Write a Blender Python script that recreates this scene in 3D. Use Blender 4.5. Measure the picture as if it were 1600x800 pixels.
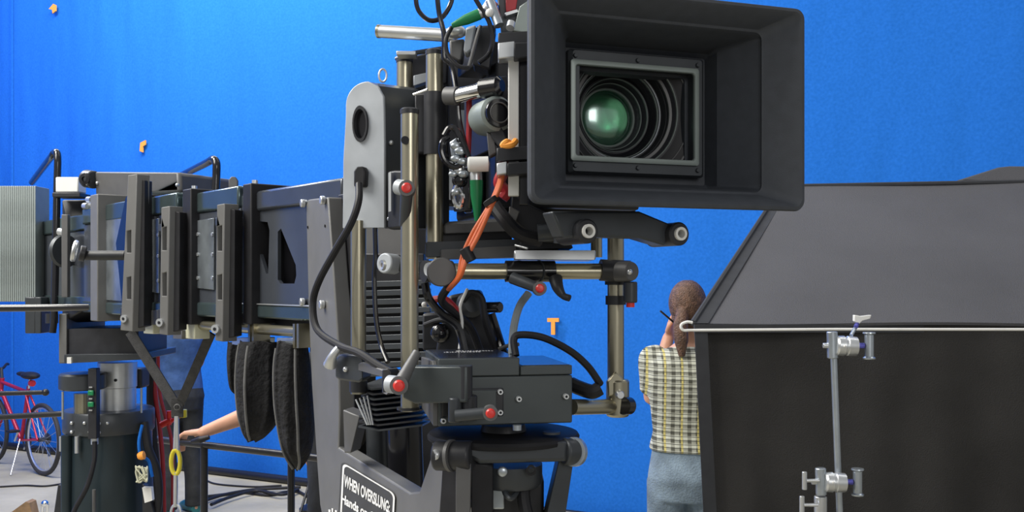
import bpy, bmesh, math, random
from mathutils import Vector, Matrix
random.seed(4)
scn = bpy.context.scene
for o in list(bpy.data.objects): bpy.data.objects.remove(o)
C = scn.collection
H = 1.77; F = 1500.0; HY = 441.0
# ------------------------------------------------------------ camera, world, lights
cd = bpy.data.cameras.new('camera'); cam = bpy.data.objects.new('camera', cd); C.objects.link(cam)
cam.location = (0, 0, H); cam.rotation_euler = (math.pi/2, 0, 0)
cd.sensor_width = 36; cd.lens = 36*F/1600; cd.shift_y = (HY-400)/1600; cd.clip_start = .05; cd.clip_end = 100
scn.camera = cam
scn.view_settings.view_transform = 'Standard'; scn.view_settings.look = 'None'
scn.view_settings.gamma = 1; scn.view_settings.use_curve_mapping = False
scn.view_settings.exposure = 0.0
w = bpy.data.worlds.new('world'); scn.world = w; w.use_nodes = True
w.node_tree.nodes['Background'].inputs[0].default_value = (.98, .99, 1, 1)
w.node_tree.nodes['Background'].inputs[1].default_value = .36
def area(name, loc, target, sx, sy, power, col):
    l = bpy.data.lights.new(name, 'AREA'); l.shape = 'RECTANGLE'; l.size = sx; l.size_y = sy; l.energy = power; l.color = col
    o = bpy.data.objects.new(name, l); C.objects.link(o); o.location = loc
    o.rotation_euler = (Vector(target)-Vector(loc)).to_track_quat('-Z', 'Y').to_euler(); return o
area('overhead_softbox_light', (-3.0, .6, 4.4), (-.3, 1.8, 1.6), 2.0, 2.0, 150, (1, .97, .90))
area('front_stage_light', (1.25, -2.6, 2.9), (.2, 1.6, 1.9), 1.3, 1.3, 34, (1, .98, .94))
area('screen_wash_light', (-3.4, 6.4, 6.6), (-3.6, 9.4, 2.6), 5.5, 1.2, 520, (1, .98, .95))
area('screen_wash_light_right', (2.4, 3.4, 6.8), (2.9, 6.3, 3.2), 5.0, 1.0, 75, (1, .98, .95))
area('rim_light', (-3.6, 4.2, 4.6), (-.2, 1.8, 1.8), 1.2, 1.2, 70, (1, .98, .93))
area('rear_stage_light', (-3.2, 2.0, 5.2), (-1.8, 4.4, .9), 1.6, 1.6, 170, (1, .97, .90))

# ------------------------------------------------------------ materials
def _nt(name):
    m = bpy.data.materials.new(name); m.use_nodes = True
    nt = m.node_tree; return m, nt, nt.nodes['Principled BSDF']
def mat(name, col, rough=.5, metal=0., var=.12, scale=30., bump=0., bscale=200., spec=.5, coat=0.):
    m, nt, b = _nt(name); N = nt.nodes; L = nt.links
    tc = N.new('ShaderNodeTexCoord'); n = N.new('ShaderNodeTexNoise'); n.inputs['Scale'].default_value = scale; n.inputs['Detail'].default_value = 4
    L.new(tc.outputs['Object'], n.inputs['Vector'])
    r = N.new('ShaderNodeValToRGB'); r.color_ramp.elements[0].position = .3; r.color_ramp.elements[1].position = .7
    r.color_ramp.elements[0].color = (*[c*(1-var) for c in col], 1); r.color_ramp.elements[1].color = (*[min(1, c*(1+var)) for c in col], 1)
    L.new(n.outputs['Fac'], r.inputs['Fac']); L.new(r.outputs['Color'], b.inputs['Base Color'])
    b.inputs['Roughness'].default_value = rough; b.inputs['Metallic'].default_value = metal
    b.inputs['Specular IOR Level'].default_value = spec; b.inputs['Coat Weight'].default_value = coat
    if bump:
        n2 = N.new('ShaderNodeTexNoise'); n2.inputs['Scale'].default_value = bscale; n2.inputs['Detail'].default_value = 3
        L.new(tc.outputs['Object'], n2.inputs['Vector'])
        bp = N.new('ShaderNodeBump'); bp.inputs['Strength'].default_value = bump; bp.inputs['Distance'].default_value = .01
        L.new(n2.outputs['Fac'], bp.inputs['Height']); L.new(bp.outputs['Normal'], b.inputs['Normal'])
    return m
M = {}
M['bronze'] = mat('anodised_bronze_tube', (.43, .40, .30), .30, .9, .06)
M['black'] = mat('black_metal', (.024, .025, .030), .42, .0, .2, spec=.4)
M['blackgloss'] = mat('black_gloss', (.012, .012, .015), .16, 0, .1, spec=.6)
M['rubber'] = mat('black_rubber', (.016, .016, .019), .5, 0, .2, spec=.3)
M['hood'] = mat('matte_box_plastic', (.045, .051, .063), .62, 0, .10, 60, .12, 900)
M['grey'] = mat('grey_anodised_plate', (.115, .115, .118), .5, .25, .06)
M['plate'] = mat('dark_grey_plate', (.15, .15, .15), .5, .2, .06, 20, .04, 700)
M['light'] = mat('pale_grey_housing', (.42, .45, .49), .45, .1, .12, 18)
M['charcoal'] = mat('charcoal_metal', (.05, .056, .064), .38, .3, .08)
M['head'] = mat('motor_box_anodised', (.058, .068, .072), .42, .3, .05)
M['headtop'] = mat('motor_box_top', (.04, .045, .06), .22, .4, .05)
M['silver'] = mat('brushed_silver', (.66, .68, .70), .34, .8, .06)
M['chrome'] = mat('chrome', (.8, .8, .8), .12, 1, .03)
M['zinc'] = mat('pale_zinc', (.50, .55, .60), .33, .85, .08)
M['white'] = mat('white_plastic', (.78, .78, .76), .45, 0, .04)
M['cream'] = mat('cream_nylon_block', (.56, .56, .42), .5, 0, .08)
M['frame'] = mat('grey_green_bezel', (.25, .29, .28), .45, .3, .06)
M['armside'] = mat('arm_side_gloss', (.085, .095, .115), .22, .45, .15, 8)
M['armedge'] = mat('arm_edge_green', (.10, .14, .15), .2, .65, .15, 8)
M['panel'] = mat('worn_clear_panel', (.24, .27, .30), .22, .6, .35, 14)
M['red'] = mat('red_plastic', (.68, .035, .03), .35, 0, .1)
M['redcable'] = mat('red_cable_sheath', (.36, .02, .028), .4, 0, .1)
M['orange'] = mat('orange_cable_sheath', (.60, .12, .028), .45, 0, .1)
M['tape'] = mat('orange_tape', (.93, .36, .05), .6, 0, .05)
M['green'] = mat('green_connector', (.01, .20, .07), .35, 0, .1)
M['yellow'] = mat('yellow_anodised', (.65, .55, .04), .35, .2, .1)
M['bag'] = mat('black_bag_fabric', (.018, .018, .020), .85, 0, .35, 25, .6, 90, spec=.2)
M['piping'] = mat('grey_bag_piping', (.12, .12, .12), .8, 0, .2)
M['strap'] = mat('black_webbing', (.03, .03, .032), .75, 0, .3, 60, .3, 400)
M['skin'] = mat('skin', (.62, .33, .22), .5, 0, .07, 20)
M['hair'] = mat('brown_hair', (.13, .068, .042), .5, 0, .5, 60, .8, 160)
M['jeans'] = mat('faded_denim', (.20, .26, .32), .85, 0, .55, 7, .5, 120, spec=.2)
M['navy'] = mat('navy_shirt', (.045, .095, .24), .8, 0, .25, 12, .4, 30, spec=.2)
M['dark'] = mat('charcoal_trousers', (.03, .032, .036), .8, 0, .3, 12, .3, 40, spec=.2)
M['teal'] = mat('teal_shoe', (.02, .16, .17), .5)
M['wood'] = mat('brown_wood', (.28, .17, .08), .6, 0, .3, 12)
M['bikered'] = mat('red_bicycle_paint', (.42, .02, .05), .3, .2, .1)
M['tyre'] = mat('tyre_rubber', (.03, .028, .028), .7)
M['tyrewall'] = mat('tan_tyre_wall', (.22, .19, .15), .7)
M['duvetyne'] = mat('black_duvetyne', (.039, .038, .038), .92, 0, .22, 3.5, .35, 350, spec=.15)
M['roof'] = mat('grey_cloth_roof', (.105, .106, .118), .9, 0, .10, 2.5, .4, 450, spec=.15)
M['edge'] = mat('black_cloth_binding', (.032, .034, .04), .85)
M['counter'] = mat('grey_green_counterweight', (.27, .31, .31), .5, .3, .16, 9)
M['drum'] = mat('pedestal_green_black', (.022, .034, .042), .28, .2, .2, 6)
M['greyhose'] = mat('grey_hose', (.27, .31, .33), .4)
M['ringblack'] = mat('ring_black_paint', (.014, .014, .016), .6, 0, .1, spec=.2)
M['signbg'] = mat('sign_background', (.05, .05, .05), .6)
M['labelink'] = mat('white_ink', (.80, .80, .80), .6)
M['screenpole'] = mat('black_pipe', (.02, .02, .022), .3, .2)
# blue screen
m, nt, b = _nt('blue_screen_cloth'); N = nt.nodes; L = nt.links
tc = N.new('ShaderNodeTexCoord'); n1 = N.new('ShaderNodeTexNoise'); n1.inputs['Scale'].default_value = 55; n1.inputs['Detail'].default_value = 6
L.new(tc.outputs['Object'], n1.inputs['Vector'])
r = N.new('ShaderNodeValToRGB'); r.color_ramp.elements[0].position = .25; r.color_ramp.elements[1].position = .75
r.color_ramp.elements[0].color = (.014, .140, .545, 1); r.color_ramp.elements[1].color = (.022, .176, .665, 1)
L.new(n1.outputs['Fac'], r.inputs['Fac']); L.new(r.outputs['Color'], b.inputs['Base Color'])
b.inputs['Roughness'].default_value = .9; b.inputs['Specular IOR Level'].default_value = .1
mp = N.new('ShaderNodeMapping'); mp.inputs['Scale'].default_value = (1.1, 1.1, .28); L.new(tc.outputs['Object'], mp.inputs['Vector'])
n2 = N.new('ShaderNodeTexNoise'); n2.inputs['Scale'].default_value = 1.6; n2.inputs['Detail'].default_value = 2; L.new(mp.outputs[0], n2.inputs['Vector'])
bp = N.new('ShaderNodeBump'); bp.inputs['Strength'].default_value = .5; bp.inputs['Distance'].default_value = .12
L.new(n2.outputs['Fac'], bp.inputs['Height']); L.new(bp.outputs['Normal'], b.inputs['Normal']); M['blue'] = m
# concrete
m, nt, b = _nt('concrete_floor'); N = nt.nodes; L = nt.links
tc = N.new('ShaderNodeTexCoord'); n1 = N.new('ShaderNodeTexNoise'); n1.inputs['Scale'].default_value = 1.3; n1.inputs['Detail'].default_value = 9; n1.inputs['Roughness'].default_value = .65
L.new(tc.outputs['Object'], n1.inputs['Vector']); r = N.new('ShaderNodeValToRGB')
r.color_ramp.elements[0].position = .3; r.color_ramp.elements[1].position = .72
r.color_ramp.elements[0].color = (.30, .275, .205, 1); r.color_ramp.elements[1].color = (.50, .46, .35, 1)
L.new(n1.outputs['Fac'], r.inputs['Fac']); L.new(r.outputs['Color'], b.inputs['Base Color']); b.inputs['Roughness'].default_value = .6
bp = N.new('ShaderNodeBump'); bp.inputs['Strength'].default_value = .15; L.new(n1.outputs['Fac'], bp.inputs['Height']); L.new(bp.outputs['Normal'], b.inputs['Normal']); M['floor'] = m
# plaid
m, nt, b = _nt('plaid_shirt_cloth'); N = nt.nodes; L = nt.links
tc = N.new('ShaderNodeTexCoord')
def wave(direction, scale, lo, hi, phase=0):
    wv = N.new('ShaderNodeTexWave'); wv.bands_direction = direction; wv.inputs['Scale'].default_value = scale; wv.inputs['Distortion'].default_value = .35
    wv.inputs['Detail'].default_value = 0; wv.inputs['Phase Offset'].default_value = phase
    L.new(tc.outputs['Object'], wv.inputs['Vector']); rr = N.new('ShaderNodeValToRGB'); rr.color_ramp.elements[0].position = lo; rr.color_ramp.elements[1].position = hi
    L.new(wv.outputs['Fac'], rr.inputs['Fac']); return rr.outputs['Color']
def mix(a, bb, f, mode='MIX'):
    x = N.new('ShaderNodeMix'); x.data_type = 'RGBA'; x.blend_type = mode
    if isinstance(f, float): x.inputs[0].default_value = f
    else: L.new(f, x.inputs[0])
    for i, v in ((6, a), (7, bb)):
        if isinstance(v, tuple): x.inputs[i].default_value = (*v, 1)
        else: L.new(v, x.inputs[i])
    return x.outputs[2]
base = (.56, .57, .48); dk = (.085, .085, .065)
c1 = mix(base, dk, wave('X', 9.0, .50, .60)); c2 = mix(base, dk, wave('Z', 9.5, .50, .60))
c = mix(c1, c2, .5); c = mix(c, (.55, .47, .16), wave('X', 4.5, .955, .97, 1.2)); c = mix(c, (.04, .04, .035), wave('Z', 19.0, .93, .96, 2.))
L.new(c, b.inputs['Base Color']); b.inputs['Roughness'].default_value = .9
n2 = N.new('ShaderNodeTexNoise'); n2.inputs['Scale'].default_value = 14; L.new(tc.outputs['Object'], n2.inputs['Vector'])
bp = N.new('ShaderNodeBump'); bp.inputs['Strength'].default_value = .6; bp.inputs['Distance'].default_value = .03
L.new(n2.outputs['Fac'], bp.inputs['Height']); L.new(bp.outputs['Normal'], b.inputs['Normal']); M['plaid'] = m
# lens glass: coated front element
m, nt, b = _nt('coated_lens_glass'); N = nt.nodes; L = nt.links
tr = N.new('ShaderNodeBsdfTransparent'); tr.inputs[0].default_value = (.55, .85, .62, 1)
gl = N.new('ShaderNodeBsdfGlossy'); gl.inputs[0].default_value = (.75, .95, .9, 1); gl.inputs['Roughness'].default_value = .17
fr_ = N.new('ShaderNodeFresnel'); fr_.inputs[0].default_value = 3.0; ms = N.new('ShaderNodeMixShader')
L.new(fr_.outputs[0], ms.inputs[0]); L.new(tr.outputs[0], ms.inputs[1]); L.new(gl.outputs[0], ms.inputs[2]); L.new(ms.outputs[0], N['Material Output'].inputs[0]); M['glass'] = m
M['innergreen'] = mat('green_reflecting_element', (.03, .13, .06), .3, .2, .1)
M['innerglass'] = mat('violet_coated_element', (.16, .24, .22), .3, .2, .05, coat=.6)
m, nt, b = _nt('clear_filter_glass'); b.inputs['Base Color'].default_value = (1, 1, 1, 1); b.inputs['Transmission Weight'].default_value = 1; b.inputs['Roughness'].default_value = 0; b.inputs['IOR'].default_value = 1.3; M['clear'] = m

# ------------------------------------------------------------ geometry helpers
def P(px, py, D): return Vector(((px-800)/F*D, D, H-(py-HY)/F*D))
def S(px, D): return px*D/F
def onplane(px, py, p0, n):
    d = Vector(((px-800)/F, 1, -(py-HY)/F)); o = Vector((0, 0, H)); t = (Vector(p0)-o).dot(n)/d.dot(n); return o+d*t
def basis(axis):
    a = Vector(axis).normalized(); h = Vector((0, 0, 1)) if abs(a.z) < .9 else Vector((1, 0, 0))
    u = a.cross(h).normalized(); return u, a.cross(u).normalized()*-1, a
def catmull(pts, n=8):
    pts = [Vector(p) for p in pts]
    if len(pts) < 3: return pts
    q = [pts[0]*2-pts[1]]+pts+[pts[-1]*2-pts[-2]]; out = []
    for i in range(1, len(q)-2):
        for k in range(n):
            t = k/n; a, b_, c_, d = q[i-1], q[i], q[i+1], q[i+2]
            out.append(.5*((2*b_)+(c_-a)*t+(2*a-5*b_+4*c_-d)*t*t+(-a+3*b_-3*c_+d)*t**3))
    out.append(pts[-1]); return out
class MB:
    def __init__(s): s.b = bmesh.new()
    def box(s, c, size, ax=None):
        A = Matrix([Vector(a).normalized() for a in ax]).transposed() if ax else Matrix.Identity(3)
        c = Vector(c); h = Vector(size)/2
        v = [s.b.verts.new(c+A@Vector((x*h.x, y*h.y, z*h.z))) for x in (-1, 1) for y in (-1, 1) for z in (-1, 1)]
        for f in ((0, 1, 3, 2), (4, 6, 7, 5), (0, 4, 5, 1), (2, 3, 7, 6), (0, 2, 6, 4), (1, 5, 7, 3)): s.b.faces.new([v[i] for i in f])
        return s
    def rings(s, rings, caps=True, closed=False):
        vs = [[s.b.verts.new(p) for p in r] for r in rings]; n = len(vs[0])
        rng = range(len(vs)) if closed else range(len(vs)-1)
        for i in rng:
            a, b_ = vs[i], vs[(i+1) % len(vs)]
            for j in range(n): s.b.faces.new((a[j], a[(j+1) % n], b_[(j+1) % n], b_[j]))
        if caps and not closed: s.b.faces.new(vs[0][::-1]); s.b.faces.new(vs[-1])
        return s
    def cyl(s, p0, p1, r, r2=None, seg=24):
        p0, p1 = Vector(p0), Vector(p1); u, v, a = basis(p1-p0); r2 = r if r2 is None else r2
        return s.rings([[p+(u*math.cos(2*math.pi*k/seg)+v*math.sin(2*math.pi*k/seg))*q for k in range(seg)] for p, q in ((p0, r), (p1, r2))])
    def lathe(s, prof, o, axis, seg=40, closed=False):
        o = Vector(o); u, v, a = basis(axis)
        return s.rings([[o+a*h+(u*math.cos(2*math.pi*k/seg)+v*math.sin(2*math.pi*k/seg))*max(r, 1e-5) for k in range(seg)] for r, h in prof], not closed, closed)
    def pipe(s, p0, p1, ro, ri, seg=28):
        L_ = (Vector(p1)-Vector(p0)).length; return s.lathe([(ri, 0), (ro, 0), (ro, L_), (ri, L_)], p0, Vector(p1)-Vector(p0), seg, True)
    def tube(s, pts, r, seg=10, smooth=True, n=8, closed=False):
        q = catmull(pts, n) if smooth else [Vector(p) for p in pts]
        rr = r if isinstance(r, (list, tuple)) else None
        ref = None; rings = []
        for i, p in enumerate(q):
            if closed: t = (q[(i+1) % len(q)]-q[i-1]).normalized()
            else: t = (q[min(i+1, len(q)-1)]-q[max(i-1, 0)]).normalized()
            if ref is None: ref = basis(t)[0]
            ref = (ref-t*ref.dot(t)).normalized(); v = t.cross(ref)
            if rr:
                f = i/(len(q)-1)*(len(rr)-1); k = min(int(f), len(rr)-2); R = rr[k]+(rr[k+1]-rr[k])*(f-k)
            else: R = r
            rings.append([p+(ref*math.cos(2*math.pi*k/seg)+v*math.sin(2*math.pi*k/seg))*R for k in range(seg)])
        return s.rings(rings, True, closed)
    def prism(s, poly, vec, holes=()):
        vec = Vector(vec); es = []
        for loop in [poly]+list(holes):
            vs = [s.b.verts.new(Vector(p)) for p in loop]
            es += [s.b.edges.new((vs[i], vs[(i+1) % len(vs)])) for i in range(len(vs))]
        nf = bmesh.ops.triangle_fill(s.b, edges=es, use_beauty=True, use_dissolve=False)['geom']
        fs = [g for g in nf if isinstance(g, bmesh.types.BMFace)]
        ret = bmesh.ops.extrude_face_region(s.b, geom=fs)['geom']
        # extrude_face_region removes nothing: keep the first cap too
        bmesh.ops.translate(s.b, verts=[g for g in ret if isinstance(g, bmesh.types.BMVert)], vec=vec)
        return s
    def sph(s, c, r, sc=(1, 1, 1), ax=None, seg=20):
        A = Matrix([Vector(a).normalized() for a in ax]).transposed() if ax else Matrix.Identity(3)
        c = Vector(c); rings = []
        for i in range(1, seg//2):
            th = math.pi*i/(seg//2)
            rings.append([c+A@Vector((r*sc[0]*math.sin(th)*math.cos(2*math.pi*k/seg), r*sc[1]*math.sin(th)*math.sin(2*math.pi*k/seg), r*sc[2]*math.cos(th))) for k in range(seg)])
        return s.rings(rings)
    def build(s, name, m, parent=None, bevel=0, sharp=35, loc=None, remesh=0, smooth=0, sub=0):
        bm = s.b; bmesh.ops.recalc_face_normals(bm, faces=bm.faces)
        for f in bm.faces: f.smooth = True
        for e in bm.edges:
            if len(e.link_faces) == 2: e.smooth = remesh > 0 or e.calc_face_angle(0) < math.radians(sharp)
        if parent is not None:
            L0 = Vector((0, 0, 0)); q = parent
            while q: L0 += q.location; q = q.parent
        elif loc is not None: L0 = Vector(loc)
        else:
            xs = [v.co for v in bm.verts]; L0 = Vector(((min(v.x for v in xs)+max(v.x for v in xs))/2, (min(v.y for v in xs)+max(v.y for v in xs))/2, min(v.z for v in xs)))
        bmesh.ops.translate(bm, verts=bm.verts, vec=-L0)
        me = bpy.data.meshes.new(name); bm.to_mesh(me); bm.free(); me.materials.append(M[m])
        o = bpy.data.objects.new(name, me); C.objects.link(o)
        if parent is not None: o.parent = parent
        else: o.location = L0
        if remesh:
            d = o.modifiers.new('remesh', 'REMESH'); d.mode = 'VOXEL'; d.voxel_size = remesh; d.use_smooth_shade = True
        if smooth:
            d = o.modifiers.new('smooth', 'SMOOTH'); d.iterations = smooth; d.factor = .5
        if sub:
            d = o.modifiers.new('sub', 'SUBSURF'); d.levels = sub; d.render_levels = sub
        if bevel:
            d = o.modifiers.new('bevel', 'BEVEL'); d.width = bevel; d.segments = 2; d.limit_method = 'ANGLE'; d.angle_limit = math.radians(40)
        return o
def thing(name, label, cat, loc, group=None):
    o = bpy.data.objects.new(name, None); C.objects.link(o); o.location = loc; o.empty_display_size = .05
    o['label'] = label; o['category'] = cat
    if group: o['group'] = group
    return o
def tag(o, label, cat, group=None, kind=None):
    o['label'] = label; o['category'] = cat
    if group: o['group'] = group
    if kind: o['kind'] = kind
    return o
def struct(o): o['kind'] = 'structure'; return o
Z = Vector((0, 0, 1))

# ============================================================ SETTING
struct(MB().box((0, 4, -.05), (26, 24, .1)).build('floor', 'floor', loc=(0, 0, 0)))
W0 = Vector((-5.37, 10.33, 0)); wd = Vector((.885, -.465, 0)).normalized(); wn = Vector((-wd.y, wd.x, 0))
a0 = W0-wd*.66; a1 = W0+wd*13.5
mb = MB()   # cloth wall with soft vertical folds
seg = 120; pts_f = []
for i in range(seg+1):
    t = i/seg; p = a0.lerp(a1, t); s_ = t*(a1-a0).length
    p = p+wn*(.012*math.sin(s_*2.1)+.008*math.sin(s_*5.3+1)+(.05 if i == 0 else 0)); pts_f.append(p)
poly = [p+Z*.02 for p in pts_f]+[pts_f[-1]+wn*.12+Z*.02, pts_f[0]+wn*.12+Z*.02]
mb.rings([[p for p in poly], [p+Z*6.5 for p in poly]])
struct(mb.build('wall_back', 'blue'))
struct(MB().box((a0.x-.06-.02, a0.y-3.4, 3.27), (.1, 7.2, 6.5)).build('wall_left', 'blue'))
struct(MB().tube([a0+wd*.2-wn*.10+Z*.035, a1-wn*.10+Z*.035], .035, 14, False).build('trim_1', 'screenpole'))
# seam of the blue cloth
mb = MB(); sp = W0-wn*.012; mb.box(sp+Z*3.2, (.02, .02, 6.3), (wd, wn, Z)); struct(mb.build('trim_2', 'blue'))

# tape marks on the screen
def wallpt(px, py): return onplane(px, py, W0-wn*.035, wn)
def tapemark(polys, label):
    mb = MB()
    for pl in polys: mb.prism([wallpt(*q) for q in pl], wn*.012)
    tag(mb.build('tape_mark', 'tape'), label, 'tape', 'orange tracking tape marks on the blue screen')
tapemark([[(855, 497), (873, 497), (873, 503), (855, 503)], [(861, 503), (867, 503), (867, 523), (861, 523)]], 'orange T shaped tape mark on blue screen between the arcing cable and the bronze post')
tapemark([[(76, 14), (83, 6), (87, 8), (87, 17), (82, 21), (81, 15)]], 'small orange tape mark near the top left corner of the blue screen')
tapemark([[(219, 223), (227, 219), (227, 226), (223, 229), (223, 238), (218, 236)]], 'small bent orange tape mark on blue screen above the grey cable drum')

# ============================================================ HERO: matte box
u = Vector((.948, .319, 0)).normalized(); dn = Vector((-.319, .948, 0)).normalized(); C0 = Vector((.2, 1.18, H+.2225))
def L3(a, d, z): return C0+u*a+dn*d+Z*z
def rrect(w_, h_, r_, d, n=6, cx=0, cz=0):
    out = []
    for sx, sz, a_ in ((1, 1, 0), (-1, 1, 90), (-1, -1, 180), (1, -1, 270)):
        for k in range(n+1):
            t = math.radians(a_+90*k/n); out.append(L3(cx+sx*(w_/2-r_)+r_*math.cos(t), d, cz+sz*(h_/2-r_)+r_*math.sin(t)))
    return out
mbx = thing('matte_box', 'large black rectangular matte box hood around the lens, on twin clamp bracket', 'matte box', L3(0, .06, -.13))
mb = MB()
prof = [(.215, .190, .010, .150), (.235, .200, .010, .115), (.340, .235, .013, .035), (.368, .252, .014, .018), (.376, .260, .014, .012), (.378, .262, .014, .004), (.375, .259, .013, 0), (.367, .251, .011, -.001), (.361, .245, .010, .002),
        (.300, .216, .012, .034), (.294, .210, .010, .036), (.290, .206, .010, .041), (.222, .190, .006, .098), (.220, .186, .004, .118), (.216, .176, .003, .126)]
mb.rings([rrect(a, b_, c_, d, cx=(0 if i < 11 else .004 if i < 12 else .006)) for i, (a, b_, c_, d) in enumerate(prof)], caps=False)
# back plate ring with rectangular opening
mb.rings([rrect(.216, .176, .003, .126, cx=.006), rrect(.166, .118, .004, .126), rrect(.166, .118, .004, .150), rrect(.215, .190, .010, .150)], caps=False)
bmesh.ops.remove_doubles(mb.b, verts=mb.b.verts, dist=1e-5)
mb.build('hood', 'hood', mbx, sharp=25)
mb = MB(); mb.rings([rrect(q[0], q[1], .004, q[2], cx=.004, cz=.002) for q in ((.200, .162, .112), (.190, .158, .107), (.172, .126, .107), (.168, .122, .1259), (.200, .162, .1259))], False, True)
mb.build('filter_housing', 'charcoal', mbx, sharp=25)
mb = MB(); mb.rings([rrect(q[0], q[1], .004, q[2], cx=-.0015, cz=.002) for q in ((.188, .132, .1055), (.188, .132, .103), (.184, .128, .102), (.176, .120, .102), (.174, .118, .1035), (.174, .118, .107), (.188, .132, .107))], False, True)
mb.build('filter_frame', 'frame', mbx, sharp=25)
for a, z in ((-.090, .0735), (0, .0735), (.090, .0735), (-.090, -.0700), (0, -.0700), (.090, -.0700)):
    MB().lathe([(.0001, -.003), (.0024, -.003), (.0032, -.001), (.0032, .002)], L3(a+.002, .107, z), dn, 14).build('screw', 'charcoal', mbx)
# hanging bracket with two rod clamps
br = thing('rod_clamp_bracket', 'tapered black bracket with two round rod clamps beneath the matte box', 'bracket', P(985, 380, 1.25))
q0, q1 = P(911, 362, 1.205), P(1054, 366, 1.262)
pl = [(862, 330), (1000, 330), (1048, 350), (1040, 384), (1000, 372), (922, 370), (880, 372)]
n_ = Vector((-(q1-q0).y, (q1-q0).x, 0)).normalized()
MB().prism([onplane(x, y, q0, n_) for x, y in pl], n_*.03).build('bracket_plate', 'charcoal', br, bevel=.003)
for q, r_ in ((q0, .0155), (q1, .0155)):
    cl = MB().lathe([(.0085, -.012), (r_-.002, -.012), (r_, -.010), (r_, .05), (.0085, .05)], q, n_, 32, True).build('rod_clamp', 'black', br)
    MB().lathe([(.0055, -.016), (.0088, -.016), (.0088, .03), (.0055, .03)], q, n_, 28, True).build('rod_end', 'white', cl)
    MB().cyl(q-n_*.002, q+n_*.03, .0056).build('rod_bore', 'blackgloss', cl)
# side bracket bar (left of the matte box)
sb = thing('side_bar', 'white upright bar with four black clamp blocks left of the matte box', 'bar', P(806, 300, 1.27))
MB().prism([P(794, 90, 1.27), P(811, 88, 1.27), P(811, 306, 1.27), P(794, 306, 1.27)], (0, .012, 0)).build('bar', 'white', sb, bevel=.0012)
MB().prism([P(811, 70, 1.275), P(826, 70, 1.275), P(826, 320, 1.275), P(811, 320, 1.275)], (0, .02, 0)).build('rail', 'blackgloss', sb, bevel=.0012)
for (x0, y0, x1, y1, mm, d) in ((778, 48, 828, 74, 'black', 1.262), (778, 64, 804, 92, 'silver', 1.252), (803, 66, 828, 92, 'black', 1.252), (776, 228, 826, 252, 'black', 1.255), (776, 252, 792, 274, 'silver', 1.25), (792, 252, 826, 274, 'black', 1.25)):
    MB().prism([P(x0, y0+ (3 if x0 < 800 else 0), d), P(x1, y0, d), P(x1, y1-3, d), P(x0, y1, d)], (0, .03, 0)).build('clamp_block', mm, sb, bevel=.0015)

# ---- lens
lens = thing('cine_lens', 'large cinema lens with green coated glass inside the matte box', 'lens', L3(-.003, .3, .0))
lz = .012
lo = L3(0, 0, lz); 
def lensring(name, mm, prof, par=lens, seg=64): return MB().lathe(prof, lo, dn, seg, True).build(name, mm, par, sharp=28)
def step(name, mm, r0, h0, r1, h1): # dark conical wall from front edge (r0,h0) to rear inner edge (r1,h1)
    lensring(name, mm, [(r0, h0), (r0+.004, h0-.0005), (r0+.004, h1+.006), (r1-.001, h1+.006), (r1, h1)])
step('barrel_step', 'black', .112, .128, .098, .130)
step('barrel_step', 'rubber', .0975, .130, .0790, .140)
step('barrel_step', 'black', .0790, .139, .0690, .155)
step('barrel_step', 'rubber', .0690, .154, .0650, .166)
step('barrel_step', 'blackgloss', .0650, .163, .0520, .180)
step('barrel_step', 'black', .0520, .178, .0425, .200)
for r0, h0, wd_, mm in ((.104, .1285, .0020, 'grey'), (.0935, .1305, .0012, 'grey'), (.0785, .1380, .0009, 'frame'), (.0735, .1460, .0036, 'grey'), (.0642, .1625, .0011, 'light'), (.0618, .1650, .0008, 'frame'), (.0516, .1765, .0007, 'frame'), (.0470, .187, .0008, 'frame')):
    lensring('lens_ring', mm, [(r0-wd_, h0), (r0, h0-.0008), (r0+wd_*.4, h0+.0006), (r0, h0+.003), (r0-wd_, h0+.003)])
lensring('retaining_ring', 'frame', [(.0395, .199), (.0408, .1975), (.0425, .199), (.0425, .21), (.0395, .21)])
dome = [(.0397*math.sin(t*math.pi/2), .206-.011*math.cos(t*math.pi/2)) for t in [1-k/12 for k in range(13)]]
MB().lathe([(.0397, .208)]+dome, lo, dn, 64).build('front_glass', 'glass', lens, sharp=60)
for r0, h0 in ((.036, .2095), (.030, .214), (.024, .219), (.018, .224)):
    lensring('inner_element_ring', 'innergreen', [(r0, h0), (r0+.0035, h0-.001), (r0+.004, h0+.006), (r0-.006, h0+.006), (r0-.005, h0+.003)])
dome = [(.034*math.sin(t*math.pi/2), .236-.014*math.cos(t*math.pi/2)) for t in [1-k/10 for k in range(11)]]
MB().lathe([(.034, .240)]+dome, lo, dn, 48).build('inner_glass', 'innerglass', lens, sharp=60)
MB().lathe([(.115, .24), (.115, .34), (.07, .36), (.07, .42)], lo, dn, 48).build('rear_barrel', 'black', lens)

# ---- camera body
cb = thing('cinema_camera', 'black cinema camera body with cluttered side panels behind the matte box', 'camera', L3(-.02, .5, -.13))
def lbox(name, mm, a, d, z, par=cb, bevel=.002): # local extents
    return MB().box(L3(sum(a)/2, sum(d)/2, sum(z)/2), (a[1]-a[0], d[1]-d[0], z[1]-z[0]), (u, dn, Z)).build(name, mm, par, bevel=bevel)
lbox('body', 'rubber', (-.115, .11), (.33, .60), (-.115, .10), bevel=.006)
lbox('front_plate', 'black', (-.135, .10), (.30, .33), (-.11, .105), bevel=.004)
MB().prism([P(694, 90, 1.66), P(776, 84, 1.66), P(776, 324, 1.66), P(694, 322, 1.66)], (0, .10, 0)).build('rear_module', 'black', cb, bevel=.003)
MB().prism([P(694, 252, 1.655), P(708, 252, 1.655), P(708, 312, 1.655), P(694, 312, 1.655)], (0, .01, 0)).build('grey_strip', 'light', cb)
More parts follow.
